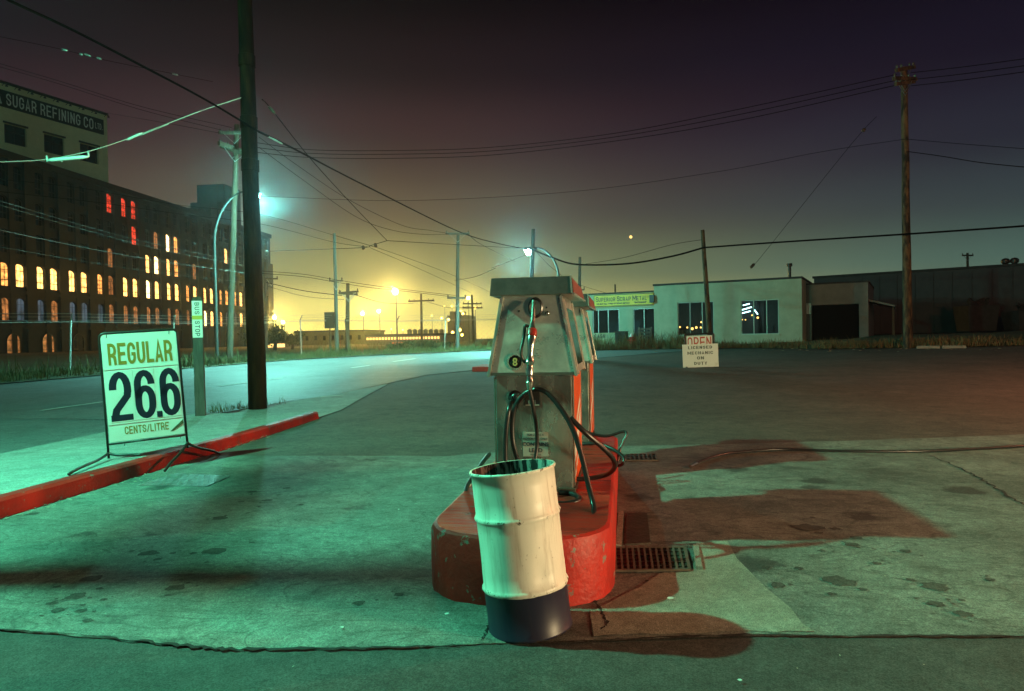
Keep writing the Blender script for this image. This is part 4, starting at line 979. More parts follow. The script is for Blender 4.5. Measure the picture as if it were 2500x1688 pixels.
cable([(655, 700, 51.5), (745, 724, 50), (840, 732, 47)], .012, 'thin line below the heavy line at the stout pole')
cable([(865, 720, 47), (940, 740, 58), (1010, 742, 74)], .02, 'line from the stout pole to the far single crossarm pole')
cable([(1045, 738, 75), (1100, 752, 78), (1150, 748, 82)], .02, 'line between the two far poles')
cable([(1200, 655, 34), (1240, 640, 36), (1285, 622, 38)], .012, 'short span wire left of the glaring lamp')
cable([(1110, 685, 44), (1160, 676, 40), (1210, 655, 34)], .012, 'span wire from the crossarm pole toward the lamp')
cable([(1310, 616, 38), (1345, 652, 42), (1400, 690, 47), (1500, 722, 48)], .012, 'service drop to the scrap dealer sign')
cable([(1718, 585, 36.5), (1640, 598, 37), (1520, 630, 40), (1430, 645, 48)], .012, 'thin line above the thick sagging cable')
cable([(-20, 150, 22), (150, 200, 27), (350, 262, 30), (566, 312, 32.4)], .011, 'upper line over the refinery sign to the leaning pole')
cable([(-20, 158, 22), (150, 207, 27), (350, 270, 30), (540, 318, 32.2)], .011, 'line just under it over the refinery sign')
cable([(255, 275, 60), (400, 300, 42), (540, 326, 32.2)], .012, 'line from the refinery corner to the leaning pole')

# ------------------------------------------------------------------ sugar refinery: long brick block
XF, YB0, BAY = -67.0, 73.3, 5.25
M_lit = [emit('window_lit_bright', (1, .50, .13), 3.6, vary=.55), emit('window_lit', (1, .40, .09), 1.7, vary=.7), emit('window_lit_dim', (1, .36, .10), .4, vary=.8),
         M_glass_dark, emit('window_lit_red', (1, .07, .03), .9, vary=.9), emit('window_lit_blue', (.45, .6, .75), .13, vary=.8, scale=.8), emit('window_lit_hot', (1, .64, .25), 6.5, vary=.4)]
def arch_pts(w, z0, z1, rise, n=8):
    """outline of a segment-headed opening, ccw seen from -y"""
    P = [(-w / 2, z0), (w / 2, z0), (w / 2, z1 - rise)]
    for i in range(1, n): a = math.pi * i / n; P.append((w / 2 * math.cos(a), z1 - rise + rise * math.sin(a)))
    P.append((-w / 2, z1 - rise)); return P
def window_meshes(w, h, rise, key):
    P = arch_pts(w, 0, h, rise)
    pane = MB(); pane.add([(x, .0, z) for x, z in P], [tuple(range(len(P)))])
    fr = MB(); n = len(P)
    for i in range(n):
        a, b = P[i], P[(i + 1) % n]; fr.bar((a[0], -.03, a[1]), (b[0], -.03, b[1]), .06, .09, (0, 1, 0))
    fr.box(-w / 2, w / 2, -.05, -.01, h * .27 - .04, h * .27 + .04); fr.box(-w / 2, w / 2, -.05, -.01, h * .70 - .03, h * .70 + .03)
    for x in (-w / 6, w / 6): fr.box(x - .022, x + .022, -.035, -.012, 0, h - rise * .4)
    return fr.mesh('window_' + key), pane.mesh('pane_' + key)
def refinery():
    t = tag(empty('sugar_refinery', (XF, YB0, 0), R(90)), 'long dark brick refinery with rows of lit arched windows', 'factory')
    nb = 13; rows_ = [(4.55, 7.2), (8.55, 11.3), (12.45, 15.2), (16.3, 19.05), (20.1, 22.8)]
    W = 1.48; rise = .5; xend = nb * BAY - 1.0
    xs = []
    for k in range(-2, nb): xs += [k * BAY, k * BAY + 2.25]
    wall = MB(); wall.box(-14, xend, .42, 9, -1.5, 24.0)
    x_prev = -14
    for i, x in enumerate(xs):                    # piers between the windows: wide ones stand proud
        wide = i % 2 == 0
        wall.box(x_prev, x - W / 2, -.12 if wide else .0, .42, -1.5, 23.4); x_prev = x + W / 2
    wall.box(x_prev, xend, 0, .42, -1.5, 23.4)
    for x in xs:                                   # brick spandrels with arched soffits
        for r_ in range(len(rows_) + 1):
            zb = rows_[r_ - 1][1] if r_ else -1.5
            zt = rows_[r_][0] if r_ < len(rows_) else 23.4
            if r_ == 0: wall.box(x - W / 2, x + W / 2, .08, .42, zb, zt); continue
            P = [(-W / 2, zb - rise)] + [(-W / 2 * math.cos(math.pi * i / 8), zb - rise + rise * math.sin(math.pi * i / 8)) for i in range(1, 8)] + [(W / 2, zb - rise), (W / 2, zt), (-W / 2, zt)]
            wall.prism_y([(x + a, b) for a, b in P], .08, .42)
    wall.build('wall', M_brick, t)
    MB().box(-14.2, xend + .2, -.3, 9.2, 23.4, 24.2).build('cornice', M_brick, t, bevel=.05)
    mb = MB(); [mb.box(-14, xend, -.17, -.125, z - .15, z + .15) for z in (3.75, 7.9)]; mb.build('string_course', M_brick, t)
    lit = {1: '00110022006611111111111122', 0: '55555555552222221011516155', 2: '33333333333322606611333333', 3: '33333333333333442466332333', 4: '33333333333333444434333333'}
    lit[1] = '0011' + '10' + '00' + '00' + '12' + '00' + '60' + '00' + '10' + '00' + '11' + '10' + '10' + '11' + '11'
    lit[0] = '5555' + '25' + '52' + '55' + '52' + '22' + '22' + '22' + '21' + '60' + '15' + '50' + '55' + '55' + '55'
    lit[2] = '3333' + '33' + '33' + '33' + '32' * 1 + '33' + '06' + '01' + '32' + '33' + '33' + '33' + '23' + '33' + '33'
    lit[3] = '3333' + '33' + '33' + '33' + '33' + '34' + '32' + '61' + '33' + '33' + '30' + '33' + '33' + '33' + '33'
    lit[4] = '3333' + '33' + '33' + '33' + '34' + '44' + '33' + '33' + '33' + '33' + '33' + '33' + '33' + '33' + '33'
    fm, pm = window_meshes(W, 2.72, rise, 'row')
    for r_, (z0, z1) in enumerate(rows_):
        for i, x in enumerate(xs):
            s = lit[r_]; m = M_lit[int(s[i])] if i < len(s) else M_glass_dark
            f = instance('window', fm, M_frame, t, (x, .36, z0)); p = instance('pane', pm, m, f, (0, .012, 0))
    # round-headed ground floor windows
    fm, pm = window_meshes(1.9, 2.75, .95, 'ground')
    for i, x in enumerate((.95, 6.2, 11.4, 16.6, 21.9, 27.1, 32.4)):
        f = instance('window', fm, M_frame, t, (x, .06, .3)); instance('pane', pm, M_lit[2] if i in (0, 1) else M_glass_dark, f, (0, -.004, 0))
    # roof houses at the far end
    for (a, b, h_) in ((47.2, 49.0, 2.2), (49.6, 51.5, 3.6), (51.9, 58, 7.4), (43, 45.2, 1.2)):
        MB().box(a, b, 1.5, 7, 24.2, 24.2 + h_).build('roof_house', M_brick, t)
    MB().box(xend, xend + 2.2, .5, 9, -1.5, 18.2).build('end_block', M_brick, t)
refinery()

def tower():
    """pale brick tower with the company sign"""
    cor = ray(261, 277); k0 = -67.6 / cor[0]; c = CAM + cor * k0            # top right corner
    lf = ray(0, 195.7); k1 = (c[2] - H) / lf[2]; l = CAM + lf * k1           # where the top edge leaves the picture
    d = c - l; rz = math.atan2(d[1], d[0]); Ls = np.hypot(d[0], d[1])
    zt = c[2]
    t = tag(empty('refinery_tower', (c[0], c[1], 0), rz), 'pale brick tower with black company sign above the refinery roof', 'tower')
    I = inv_of(t)
    def loc(px, py):       # picture -> tower wall coordinates (x along wall, z)
        r = Vector(ray(px, py)); o = I @ Vector(CAM); rr = I.to_3x3() @ r; k = -o.y / rr.y; p = o + rr * k; return p.x, p.z
    ops = []
    for (ax, ay, bx, by) in ((10.2, 302, 66, 362), (108, 325, 158, 383), (195, 348.5, 241, 402)):
        x0, z1 = loc(ax, ay); x1, z0 = loc(bx, by); ops.append((x0, x1, z0, z1))
    zt_, zb_ = np.mean([o[3] for o in ops]), np.mean([o[2] for o in ops])
    step = (ops[2][0] - ops[0][0]) / 2; w = np.mean([o[1] - o[0] for o in ops])
    ops = [(ops[0][0] + i * step, ops[0][0] + i * step + w, zb_, zt_) for i in range(-2, 3)]
    left = -Ls - 16
    mb = MB(); xs = sorted({left, 0.} | {v for o in ops for v in o[:2]}); zs = [20, zb_, zt_, zt - .35]
    for xa, xb in zip(xs[:-1], xs[1:]):
        for za, zb in zip(zs[:-1], zs[1:]):
            cx_, cz_ = (xa + xb) / 2, (za + zb) / 2
            if any(o[0] < cx_ < o[1] and o[2] < cz_ < o[3] for o in ops): continue
            mb.box(xa, xb, 0, .5, za, zb)
    mb.box(left, 0, .5, 14, 20, zt - .35); mb.build('wall', M_palebrick, t)
    MB().box(left - .1, .12, -.12, 14.1, zt - .35, zt).build('coping', M_roof, t)
    for o in ops:
        f = MB(); a, b, c_, d_ = o
        f.box(a, b, .3, .36, c_, c_ + .1); f.box(a, b, .3, .36, d_ - .1, d_); f.box(a, b, .3, .36, (c_ + d_) / 2 + .3, (c_ + d_) / 2 + .38)
        for x in (a, (a + b) / 2 - .04, b - .08): f.box(x, x + .08, .3, .36, c_ + .1, d_ - .1)
        w_ = f.build('window', M_frame, t); MB().box(a, b, .37, .39, c_, d_).build('pane', M_glass_dark, w_)
        MB().box(a - .15, b + .15, -.14, .0, d_ + .03, d_ + .25).build('lintel', M_roof, w_); MB().box(a - .1, b + .1, -.1, -.002, c_ - .18, c_).build('sill', M_palebrick, w_)
    x1, s1 = loc(250.8, 294.6); _, s0 = loc(250.8, 328.2); xl, sl1 = loc(0, 218.1); _, sl0 = loc(0, 260.9)
    z1, z0 = (s1 + sl1) / 2, (s0 + sl0) / 2
    bd = MB().box(left + 2, x1, -.18, -.01, z0, z1).build('sign_board', M_signblack, t)
    hh = z1 - z0
    def word(s, pa, pb, size, dz=0):
        xa, _ = loc(*pa); xb, _ = loc(*pb)
        painted(s, M_signwhite, bd, xa, xb, (z0 + z1) / 2 + dz, size, -.19, .27, .13, .26)
    word('SUGAR', (12.5, 246), (87, 268), hh * .72); word('REFINING', (96.5, 272), (194, 298), hh * .72); word('CO', (202, 300), (226, 306), hh * .72); word('LTD.', (230, 308), (248, 314), hh * .40, -.05)
    word('A', (-14, 245), (2.2, 250), hh * .72)
    xa, _ = loc(37, 222)
    for i in range(-2, 8):
        px = 36 + i * 31.2; x, _ = loc(px, 222 + i * 9.7)
        if x > -.3: x = -.5
        z = z1 + .55; lm = MB().tube(catmull([(x, 0, z), (x, -.5, z + .22), (x, -.85, z + .1), (x, -.9, z - .05)], 4), .04, 6).build('sign_lamp', M_black, t)
        MB().lathe([(.03, 0), (.18, -.22), (.19, -.24)], 10, (x, -.9, z)).build('shade', M_black, lm)
tower()

# ------------------------------------------------------------------ scrap dealer building
def mk_loc(t):
    I = inv_of(t)
    def loc(px, py, off=0.):
        r = Vector(ray(px, py)); o = I @ Vector(CAM); rr = I.to_3x3() @ r; k = (off - o.y) / rr.y; p = o + rr * k; return p.x, p.z
    return loc
def wall_open(mb, x0, x1, z0, z1, ops, y0, y1):
    xs = sorted({x0, x1} | {v for o in ops for v in o[:2]}); zs = sorted({z0, z1} | {v for o in ops for v in o[2:]})
    for xa, xb in zip(xs[:-1], xs[1:]):
        for za, zb in zip(zs[:-1], zs[1:]):
            cx_, cz_ = (xa + xb) / 2, (za + zb) / 2
            if any(o[0] < cx_ < o[1] and o[2] < cz_ < o[3] for o in ops): continue
            mb.box(xa, xb, y0, y1, za, zb)
M_pane = bpy.data.materials.new('shop_window_glass'); M_pane.use_nodes = True
def _pane():
    nt = M_pane.node_tree; nt.nodes.clear(); N = nt.nodes.new; L = nt.links.new
    o = N('ShaderNodeOutputMaterial'); a = N('ShaderNodeBsdfTransparent'); b = N('ShaderNodeBsdfGlossy'); x = N('ShaderNodeMixShader'); fr = N('ShaderNodeFresnel'); fr.inputs[0].default_value = 1.9
    a.inputs[0].default_value = (.75, .8, .85, 1); b.inputs['Roughness'].default_value = .015
    L(fr.outputs[0], x.inputs[0]); L(a.outputs[0], x.inputs[1]); L(b.outputs[0], x.inputs[2]); L(x.outputs[0], o.inputs[0])
_pane()
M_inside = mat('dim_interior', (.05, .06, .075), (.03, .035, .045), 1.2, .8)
def scrap_building():
    a = at(1597, 760, 46); b = at(1958, 760, 42.7); d = b - a; rz = math.atan2(d[1], d[0]); Lw = np.hypot(d[0], d[1])
    t = tag(empty('scrap_dealer_building', (a[0], a[1], .3), rz), 'pale green flat roofed scrap metal office with big windows', 'building')
    loc = mk_loc(t)
    zt = (loc(1597, 697)[1] + loc(1958, 682)[1]) / 2
    def op(p0, p1): x0, z1 = loc(*p0); x1, z0 = loc(*p1); return (x0, x1, z0, z1)
    o1 = op((1654, 739), (1743, 818)); o2 = op((1808, 734), (1902, 816))
    mb = MB(); wall_open(mb, 0, Lw, -.3, zt, [o1, o2], 0, .3)
    mb.box(0, .3, .3, 9, -.3, zt); mb.box(Lw - .3, Lw, .3, 9, -.3, zt); mb.box(.3, Lw - .3, 8.7, 9, -.3, zt)
    mb.build('wall', M_stucco, t)
    MB().box(-.05, Lw + .05, -.06, 9.05, zt, zt + .12).build('roof', M_roof, t)
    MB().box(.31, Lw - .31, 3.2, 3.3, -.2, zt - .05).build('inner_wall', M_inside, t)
    for o, cols in ((o1, 3), (o2, 3)):
        f = MB(); x0, x1, z0, z1 = o; w = .05
        f.box(x0, x1, .08, .14, z0, z0 + w); f.box(x0, x1, .08, .14, z1 - w, z1)
        edges = [x0, x0 + (x1 - x0) * .33, x0 + (x1 - x0) * .67, x1 - w]
        for e in edges: f.box(e, e + w, .07, .15, z0 + w, z1 - w)
        wn = f.build('window', M_alu, t)
        for i in range(3): MB().add([(edges[i] + w, .11, z0 + w), (edges[i + 1], .11, z0 + w), (edges[i + 1], .11, z1 - w), (edges[i] + w, .11, z1 - w)], [(0, 1, 2, 3)]).build('pane', M_pane, wn)
        MB().box(x0 - .06, x1 + .06, -.05, .06, z0 - .09, z0 - .002).build('sill', M_stucco, wn)
    # glowing tubes behind the right window
    tb = emit('teal_glow', (.55, 1, .9), 7); ow = emit('amber_reflection_glow', (1, .55, .12), 4)
    for (px0, py0, px1, py1) in ((1814, 746, 1830, 742), (1812, 757, 1835, 750), (1812, 765, 1832, 760), (1842, 757, 1850, 768)):
        xa, za = loc(px0, py0, 2.6); xb, zb = loc(px1, py1, 2.6)
        MB().tube([(xa, 2.6, za), (xb, 2.6, zb)], .035, 8).build('glow_tube', tb, t)
    for (px, py, r_) in ((1850, 776, .07), (1836, 770, .05), (1812, 781, .04), (1820, 781, .04), (1660, 799, .06), (1678, 800, .06), (1712, 787, .06), (1711, 800, .06), (1690, 803, .09), (1700, 800, .08)):  # glowing balls standing in for sodium lamps mirrored in the panes
        x_, z_ = loc(px, py, 2.4); MB().ball((x_, 2.4, z_), r_, 8).build('amber_reflection', ow, t, smooth=True)
    x_, z_ = loc(1928, 690, 3); MB().tube([(x_, 3, zt + .1), (x_, 3, zt + 1.0), (x_, 3, zt + 1.02), (x_, 3, zt + 1.2)], [.10, .10, .17, .17], 12).build('flue', M_black, t, smooth='auto')
    x_, z_ = loc(1890, 690, 2)
    # low wing with the sign and the entrance
    wz = loc(1500, 718)[1]; xl = loc(1412, 760)[0]
    o1 = op((1446, 757), (1512, 815)); o2 = op((1545, 754), (1598, 838)); o2 = (o2[0], -.02, -.3, o2[3])
    mb = MB(); wall_open(mb, xl, -.001, -.3, wz, [o1, o2], .02, .3); mb.box(xl, -.01, 5, 5.3, -.3, wz); mb.box(xl, xl + .3, .3, 5, -.3, wz)
    wg = mb.build('wing_wall', M_stucco, t)
    MB().box(xl - .05, -.06, -.03, 5.3, wz, wz + .1).build('wing_roof', M_roof, t)
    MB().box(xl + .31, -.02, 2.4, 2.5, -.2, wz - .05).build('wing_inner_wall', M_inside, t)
    f = MB(); x0, x1, z0, z1 = o1; w = .05
    f.box(x0, x1, .08, .14, z0, z0 + w); f.box(x0, x1, .08, .14, z1 - w, z1); ed = [x0, x0 + (x1 - x0) * .2, x0 + (x1 - x0) * .57, x1 - w]
    for e in ed: f.box(e, e + w, .07, .15, z0 + w, z1 - w)
    wn = f.build('window', M_alu, t)
    for i in range(3): MB().add([(ed[i] + w, .11, z0 + w), (ed[i + 1], .11, z0 + w), (ed[i + 1], .11, z1 - w), (ed[i] + w, .11, z1 - w)], [(0, 1, 2, 3)]).build('pane', M_pane, wn)
    f = MB(); x0, x1, z0, z1 = o2; f.box(x0, x0 + w, .08, .14, z0, z1); f.box((x0 + x1) / 2, (x0 + x1) / 2 + w, .08, .14, z0, z1); f.box(x0 + w, x1, .08, .14, z1 - w, z1)
    dr = f.build('door', M_alu, t); MB().add([(x0 + w, .11, z0), (x1, .11, z0), (x1, .11, z1 - w), (x0 + w, .11, z1 - w)], [(0, 1, 2, 3)]).build('pane', M_pane, dr)
    xs0, zs0 = loc(1450, 722); xs1, zs1 = loc(1597, 748); zs0 = (loc(1450, 722)[1] + loc(1597, 714)[1]) / 2; zs1 = (loc(1450, 750)[1] + loc(1597, 746)[1]) / 2
    bd = MB().box(xs0, xs1 - .02, -.09, .015, zs1, zs0).build('sign_board', M_cream, t, bevel=.01)
    mb = MB(); e = .04; mb.box(xs0 + .02, xs1 - .04, -.096, -.092, zs0 - e - .02, zs0 - .02); mb.box(xs0 + .02, xs1 - .04, -.096, -.092, zs1 + .02, zs1 + .02 + e); mb.box(xs0 + .02, xs0 + .02 + e, -.096, -.092, zs1 + .06, zs0 - .06); mb.build('border', M_navy, bd)
    xm = (xs0 + xs1) / 2 - .1; hh = zs0 - zs1; ww = xs1 - xs0
    for w_, f0, f1 in (('S', .04, .085), ('UPERIOR', .09, .37), ('S', .40, .445), ('CRAP', .45, .63), ('M', .66, .72), ('ETAL', .725, .89)):
        big_ = len(w_) == 1
        painted(w_, M_navy, bd, xs0 + ww * f0, xs0 + ww * f1, zs0 - hh * (.38 if big_ else .41), hh * (.42 if big_ else .33), -.098, .27 if not big_ else .2, .15, .3)
    lettering('CO.', mat('sign_red_small', (.4, .06, .03), None), bd, (xs0 + ww * .92, -.097, zs0 - hh * .34), hh * .2)
    lettering('WE BUY ALL TYPES OF SCRAP METALS', M_navy, bd, (xs0 + ww * .33, -.097, zs0 - hh * .76), hh * .17, bold=.006, width=ww * .56)
    lettering('"ENTRANCE"', M_navy, bd, (xs0 + ww * .785, -.097, zs0 - hh * .745), hh * .17, bold=.006, width=ww * .2)
    x_, z_ = loc(1502, 712, 1.5); MB().tube([(x_, 1.5, wz + .1), (x_, 1.5, wz + .75)], .06, 8).build('vent_pipe', M_rust, t)
    x_, z_ = loc(1594, 730); MB().box(x_ - .16, x_ + .14, -.25, -.1, z_ - .25, z_ + .25).build('sign_box', M_black, t)
    # column at the wing corner
    MB().box(xl - .25, xl + .45, -.22, .015, -.3, wz - .02).build('corner_pier', M_stucco, t)
    return t
scrap = scrap_building()

def garage():
    a = at(1963, 760, 45.2); b = at(2120, 760, 43.8); d = b - a; rz = math.atan2(d[1], d[0]); Lw = np.hypot(d[0], d[1])
    t = tag(empty('garage', (a[0], a[1], .4), rz), 'dark garage with open doorway beside the scrap dealer', 'garage')
    loc = mk_loc(t); zt = (loc(1963, 695)[1] + loc(2120, 691)[1]) / 2
    x0, z1 = loc(1981, 746); x1, _ = loc(2097, 742)
    mb = MB(); wall_open(mb, 0, Lw, -.3, zt, [(x0, x1, -.3, z1)], 0, .3); mb.box(0, .3, .3, 8, -.3, zt); mb.box(Lw - .3, Lw, .3, 8, -.3, zt); mb.box(.3, Lw - .3, 7.7, 8, -.3, zt); mb.build('wall', M_stucco_d, t)
    MB().box(-.05, Lw + .05, -.05, 8.05, zt, zt + .1).build('roof', M_roof, t)
    MB().box(x0 + .02, x1 - .02, .2, .28, -.3, z1 - .02).build('doorway_shade', mat('doorway_shade_black', (.010, .010, .011), None, rough=.9, spec=.1), t)  # black sheet standing in for the shade inside the open doorway
    xa, za = loc(1966, 741); xb, zb = loc(1980, 767); MB().box(xa, xb, -.05, -.004, zb, za).build('notice_board', M_white, t)
    for i in range(3): z = .2 + i * .62; MB().box(x1 + .03, Lw - .02, -.02, -.003, z, z + .56).build('block', M_stucco_d, t, bevel=.01)
    # lean-to roof on its right
    xa, za = loc(2122, 732, 1); xb, zb = loc(2185, 746, 1)
    mb = MB(); mb.hexa([(Lw + .02, .5, za - .12), (xb, .5, zb - .1), (xb, 5, zb - .1), (Lw + .02, 5, za - .12), (Lw + .02, .5, za), (xb, .5, zb), (xb, 5, zb), (Lw + .02, 5, za)]); mb.build('lean_to_roof', M_stucco_d, t)
    MB().box(xb - .15, xb - .03, .6, .75, -.3, zb - .12).build('lean_to_post', M_wood, t)
garage()
def warehouse():
    a = at(1988, 760, 62); b = at(2560, 760, 54); d = b - a; rz = math.atan2(d[1], d[0]); Lw = np.hypot(d[0], d[1]) + 6
    t = tag(empty('warehouse', (a[0], a[1], .4), rz), 'long dark warehouse on the right with roof vents', 'warehouse')
    loc = mk_loc(t); zt = (loc(1988, 675)[1] + loc(2500, 655)[1]) / 2
    MB().box(0, Lw, .05, 20, -.6, zt).build('wall', M_shed, t)
    n = int(Lw / 1.25); me = MB().box(-.6, .6, -.02, .048, -.5, zt - .15).mesh('cladding_panel'); me.materials.append(M_shed)
    for i in range(n): instance('cladding_panel', me, M_shed, t, (.66 + i * 1.25, random.uniform(-.008, .008), 0))
    MB().box(-.1, Lw + .1, -.12, 20, zt, zt + .18).build('roof', M_roof, t)
    for px in (2455, 2477):
        x_, _ = loc(px, 650, 6); MB().lathe([(.14, 0), (.14, .45), (.30, .55), (.32, .75), (.2, .9), (.01, .95)], 12, (x_, 6, zt + .18)).build('roof_vent', M_dull, t, smooth='auto')
    for (pa, pb, c_) in (((2050, 770), (2120, 830), 0), ((2270, 705), (2330, 760), 1)):
        pass
warehouse()
# dark stacks of scrap in front of the warehouse
def scrap_heap(px0, px1, py0, py1, Y, label, seed):
    a, b = at(px0, py1, Y), at(px1, py0, Y); rs = random.Random(seed)
    t = tag(empty('scrap_bin', ((a[0] + b[0]) / 2, Y, g(a[0], Y))), label, 'scrap bin', 'scrap bins by the warehouse')
    w = (b[0] - a[0]) / 2; h = b[2] - g(a[0], Y)
    MB().hexa([(-w * .85, -.8, .15), (w * .85, -.8, .15), (w * .85, .8, .15), (-w * .85, .8, .15), (-w, -1, h * .75), (w, -1, h * .75), (w, 1, h * .75), (-w, 1, h * .75)]).build('bin', M_roof, t)
    for i in range(7): MB().bar((rs.uniform(-w, w) * .8, rs.uniform(-.6, .6), h * .7), (rs.uniform(-w, w) * .9, rs.uniform(-.6, .6), h * rs.uniform(.85, 1.05)), .12, .2).build('scrap_piece', M_roof, t)
scrap_heap(2345, 2420, 724, 800, 50, 'rusty scrap bin before the warehouse, beyond the tall pole', 1)
scrap_heap(2465, 2530, 742, 800, 48, 'scrap bin at the right picture edge before the warehouse', 2)

# ------------------------------------------------------------------ OPEN sign, mechanic board
def open_sign():
    a, b = gp(1668, 898), gp(1755, 897); d = b - a; c = (a + b) / 2; rz = math.atan2(d[1], d[0]) - R(2)
    s = np.hypot(d[0], d[1]) / 87          # metres per picture pixel there
    t = tag(empty('open_sign', (c[0], c[1] + .12, g(c[0], c[1])), rz, 0, R(-1.5)), 'black framed OPEN sign with red letters, far side of the lot', 'sign')
    w = 35 * s; z0, z1 = .1, 84 * s
    fr = MB(); fr.tube([(-w, 0, 0), (-w, 0, z1)], .03, 8); fr.tube([(w, 0, 0), (w, 0, z1)], .03, 8); fr.tube([(-w, 0, z1), (w, 0, z1)], .03, 8); fr.build('frame', M_black, t)
    mb = MB(); mb.tube([(-w, -.35, .02), (-w, .4, .02)], .03, 8); mb.build('foot', M_black, t); mb = MB(); mb.tube([(w, -.06, .02), (w, .4, .02)], .03, 8); mb.build('foot', M_black, t)
    pn = MB().box(-w + .05, w - .05, -.015, .015, z0, z1 - .06).build('panel', M_white, t, bevel=.01)
    painted('OPEN', M_red_ink, pn, -29 * s, 29 * s, z1 - 21 * s, 27 * s, -.018, .22, .13, .28)
    t2 = tag(empty('mechanic_board', (c[0] - .01, c[1] - .03, g(c[0], c[1]) + .01), rz, R(-3), R(-1.2)), 'white board reading LICENSED MECHANIC ON DUTY leaning on the OPEN sign', 'sign')
    h = 58 * s; w = 43.5 * s
    pn = MB().box(-w, w, -.02, .0, 0, h).build('board', M_white, t2, bevel=.004)
    for tx, k, wd in (('LICENSED', .145, .67), ('MECHANIC', .38, .71), ('ON', .60, .19), ('DUTY', .83, .36)):
        painted(tx, M_dkgreen_ink, pn, -w * wd, w * wd, h * (1 - k), h * .125, -.0225, .30, .16, .32, serif=.24)
open_sign()

# ------------------------------------------------------------------ things before the scrap office
def cash_sign():
    a = at(1480, 840, 43.5); t = tag(empty('cash_board', (a[0], a[1], g(a[0], a[1])), R(-14)), 'faded CASH board standing before the scrap office window', 'sign')
    s = 43.5 / F; w = 32 * s; z1 = at(1480, 813, 43.5)[2] - t.location.z; z0 = .35
    bd = MB().box(-w, w, -.05, .0, z0, z1).build('board', mat('faded_board', (.40, .40, .28), (.24, .22, .10), 2.2, .7), t)
    for x in (-w + .1, w - .1): MB().box(x - .04, x + .04, .002, .08, -.2, z1 - .02).build('post', M_wood, t)
    painted('CASH', M_navy, bd, -w * .88, -w * .05, z1 - .2, .25, -.056, .25, .16, .3); lettering('& CO', mat('faded_ink', (.26, .27, .2), None), bd, (w * .45, -.056, z1 - .22), .34, width=w * .8)
    lettering('METALS', mat('faded_gold', (.28, .20, .05), None), bd, (-w * .4, -.056, z1 - .52), .24, width=w * .9); lettering('FOR SCRAP', MATS['faded_gold'], bd, (-.05, -.056, z1 - .82), .22, width=w * 1.5)
cash_sign()
def hydrant():
    a = at(1542, 858, 41); t = tag(empty('fire_hydrant', (a[0], a[1], g(a[0], a[1]) + .1)), 'red fire hydrant with pale cap before the scrap office', 'hydrant')
    MB().lathe([(.16, 0), (.16, .05), (.11, .07), (.10, .55), (.13, .57), (.13, .63), (.11, .65)], 14).build('barrel', M_redhyd, t, smooth='auto')
    MB().lathe([(.125, .652), (.11, .74), (.06, .81), (.03, .83), (.03, .87), (.001, .87)], 14).build('cap', M_ins, t, smooth='auto')
    for s in (-1, 1): MB().lathe([(.055, 0), (.055, .09), (.065, .09), (.065, .13), (.001, .13)], 10, (s * .09, 0, .45), 0).build('outlet', M_redhyd, t) if s > 0 else MB().lathe([(.055, 0), (.055, -.09), (.065, -.09), (.065, -.13), (.001, -.13)], 10, (-.09, 0, .45), 0).build('outlet', M_redhyd, t)
    MB().lathe([(.07, .09), (.07, .16), (.001, .16)], 10, (0, 0, .42), 1).build('pumper_outlet', M_redhyd, t)
hydrant()
def crates():
    s = 42.2 / F
    for i, (px, lab) in enumerate(((1575, 'slatted crate by the scrap office door, beside the hydrant'),)):
        a = at(px, 846, 42.2); t = tag(empty('slatted_crate', (a[0], a[1], g(a[0], a[1])), R(-18)), lab, 'crate')
        for k in range(6): MB().box(-.42, .42, -.03, .0, .1 + k * .2, .23 + k * .2).build('slat', M_wood_grey, t)
        for x in (-.36, .36): MB().box(x - .05, x + .05, .002, .06, 0, 1.3).build('batten', M_wood_grey, t)
    a = at(1518, 846, 42.5); t = tag(empty('dark_bin', (a[0], a[1], g(a[0], a[1])), R(-20)), 'dark box standing between CASH board and hydrant', 'box')
    MB().box(-.33, .33, -.3, .3, 0, 1.0).build('body', M_black, t, bevel=.02); MB().box(-.35, .35, -.32, .32, 1.001, 1.07).build('lid', M_dull, t, bevel=.01)
crates()

# wheel stop, red kerb piece, ground hose, grates
a, b = gp(2235, 853), gp(2362, 850); d = b - a
t = tag(empty('wheel_stop', (a + b) / 2 + np.array([0, 0, .0]), math.atan2(d[1], d[0])), 'pale concrete wheel stop at the far right lot edge', 'wheel stop')
L_ = np.hypot(d[0], d[1]) / 2
for s in (-1, 1): MB().prism_y([(-L_ + .02 if s < 0 else .03, 0), (-.03 if s < 0 else L_ - .02, 0), (-.05 if s < 0 else L_ - .06, .13), (-L_ + .06 if s < 0 else .05, .13)], -.1, .1).build('beam', M_patch, t, bevel=.02)
a = gp(1178, 907); t = tag(empty('kerb_block', (a[0], a[1], a[2])), 'small red kerb end seen left of the pump', 'kerb block')
MB().box(-.35, .35, -.1, 2.2, -.02, .16).build('block', M_red, t, bevel=.02)
W = [gp(*p) + np.array([0, 0, .03]) for p in [(1700, 1138), (1712, 1132), (1745, 1121), (1790, 1112), (1900, 1104), (2000, 1106), (2100, 1108), (2250, 1108), (2380, 1102), (2500, 1095), (2700, 1080)]]
o = MB().tube(catmull(W, 6), .016, 8).build('air_hose', M_rubber, None, smooth=True); tag(o, 'black air hose lying across the concrete to the right', 'hose')
p, q = W[0] - np.array(o.location), W[1] - np.array(o.location); MB().tube([p, p + (p - q) * 1.2], [.022, .018], 8).build('chuck', M_chrome, o)

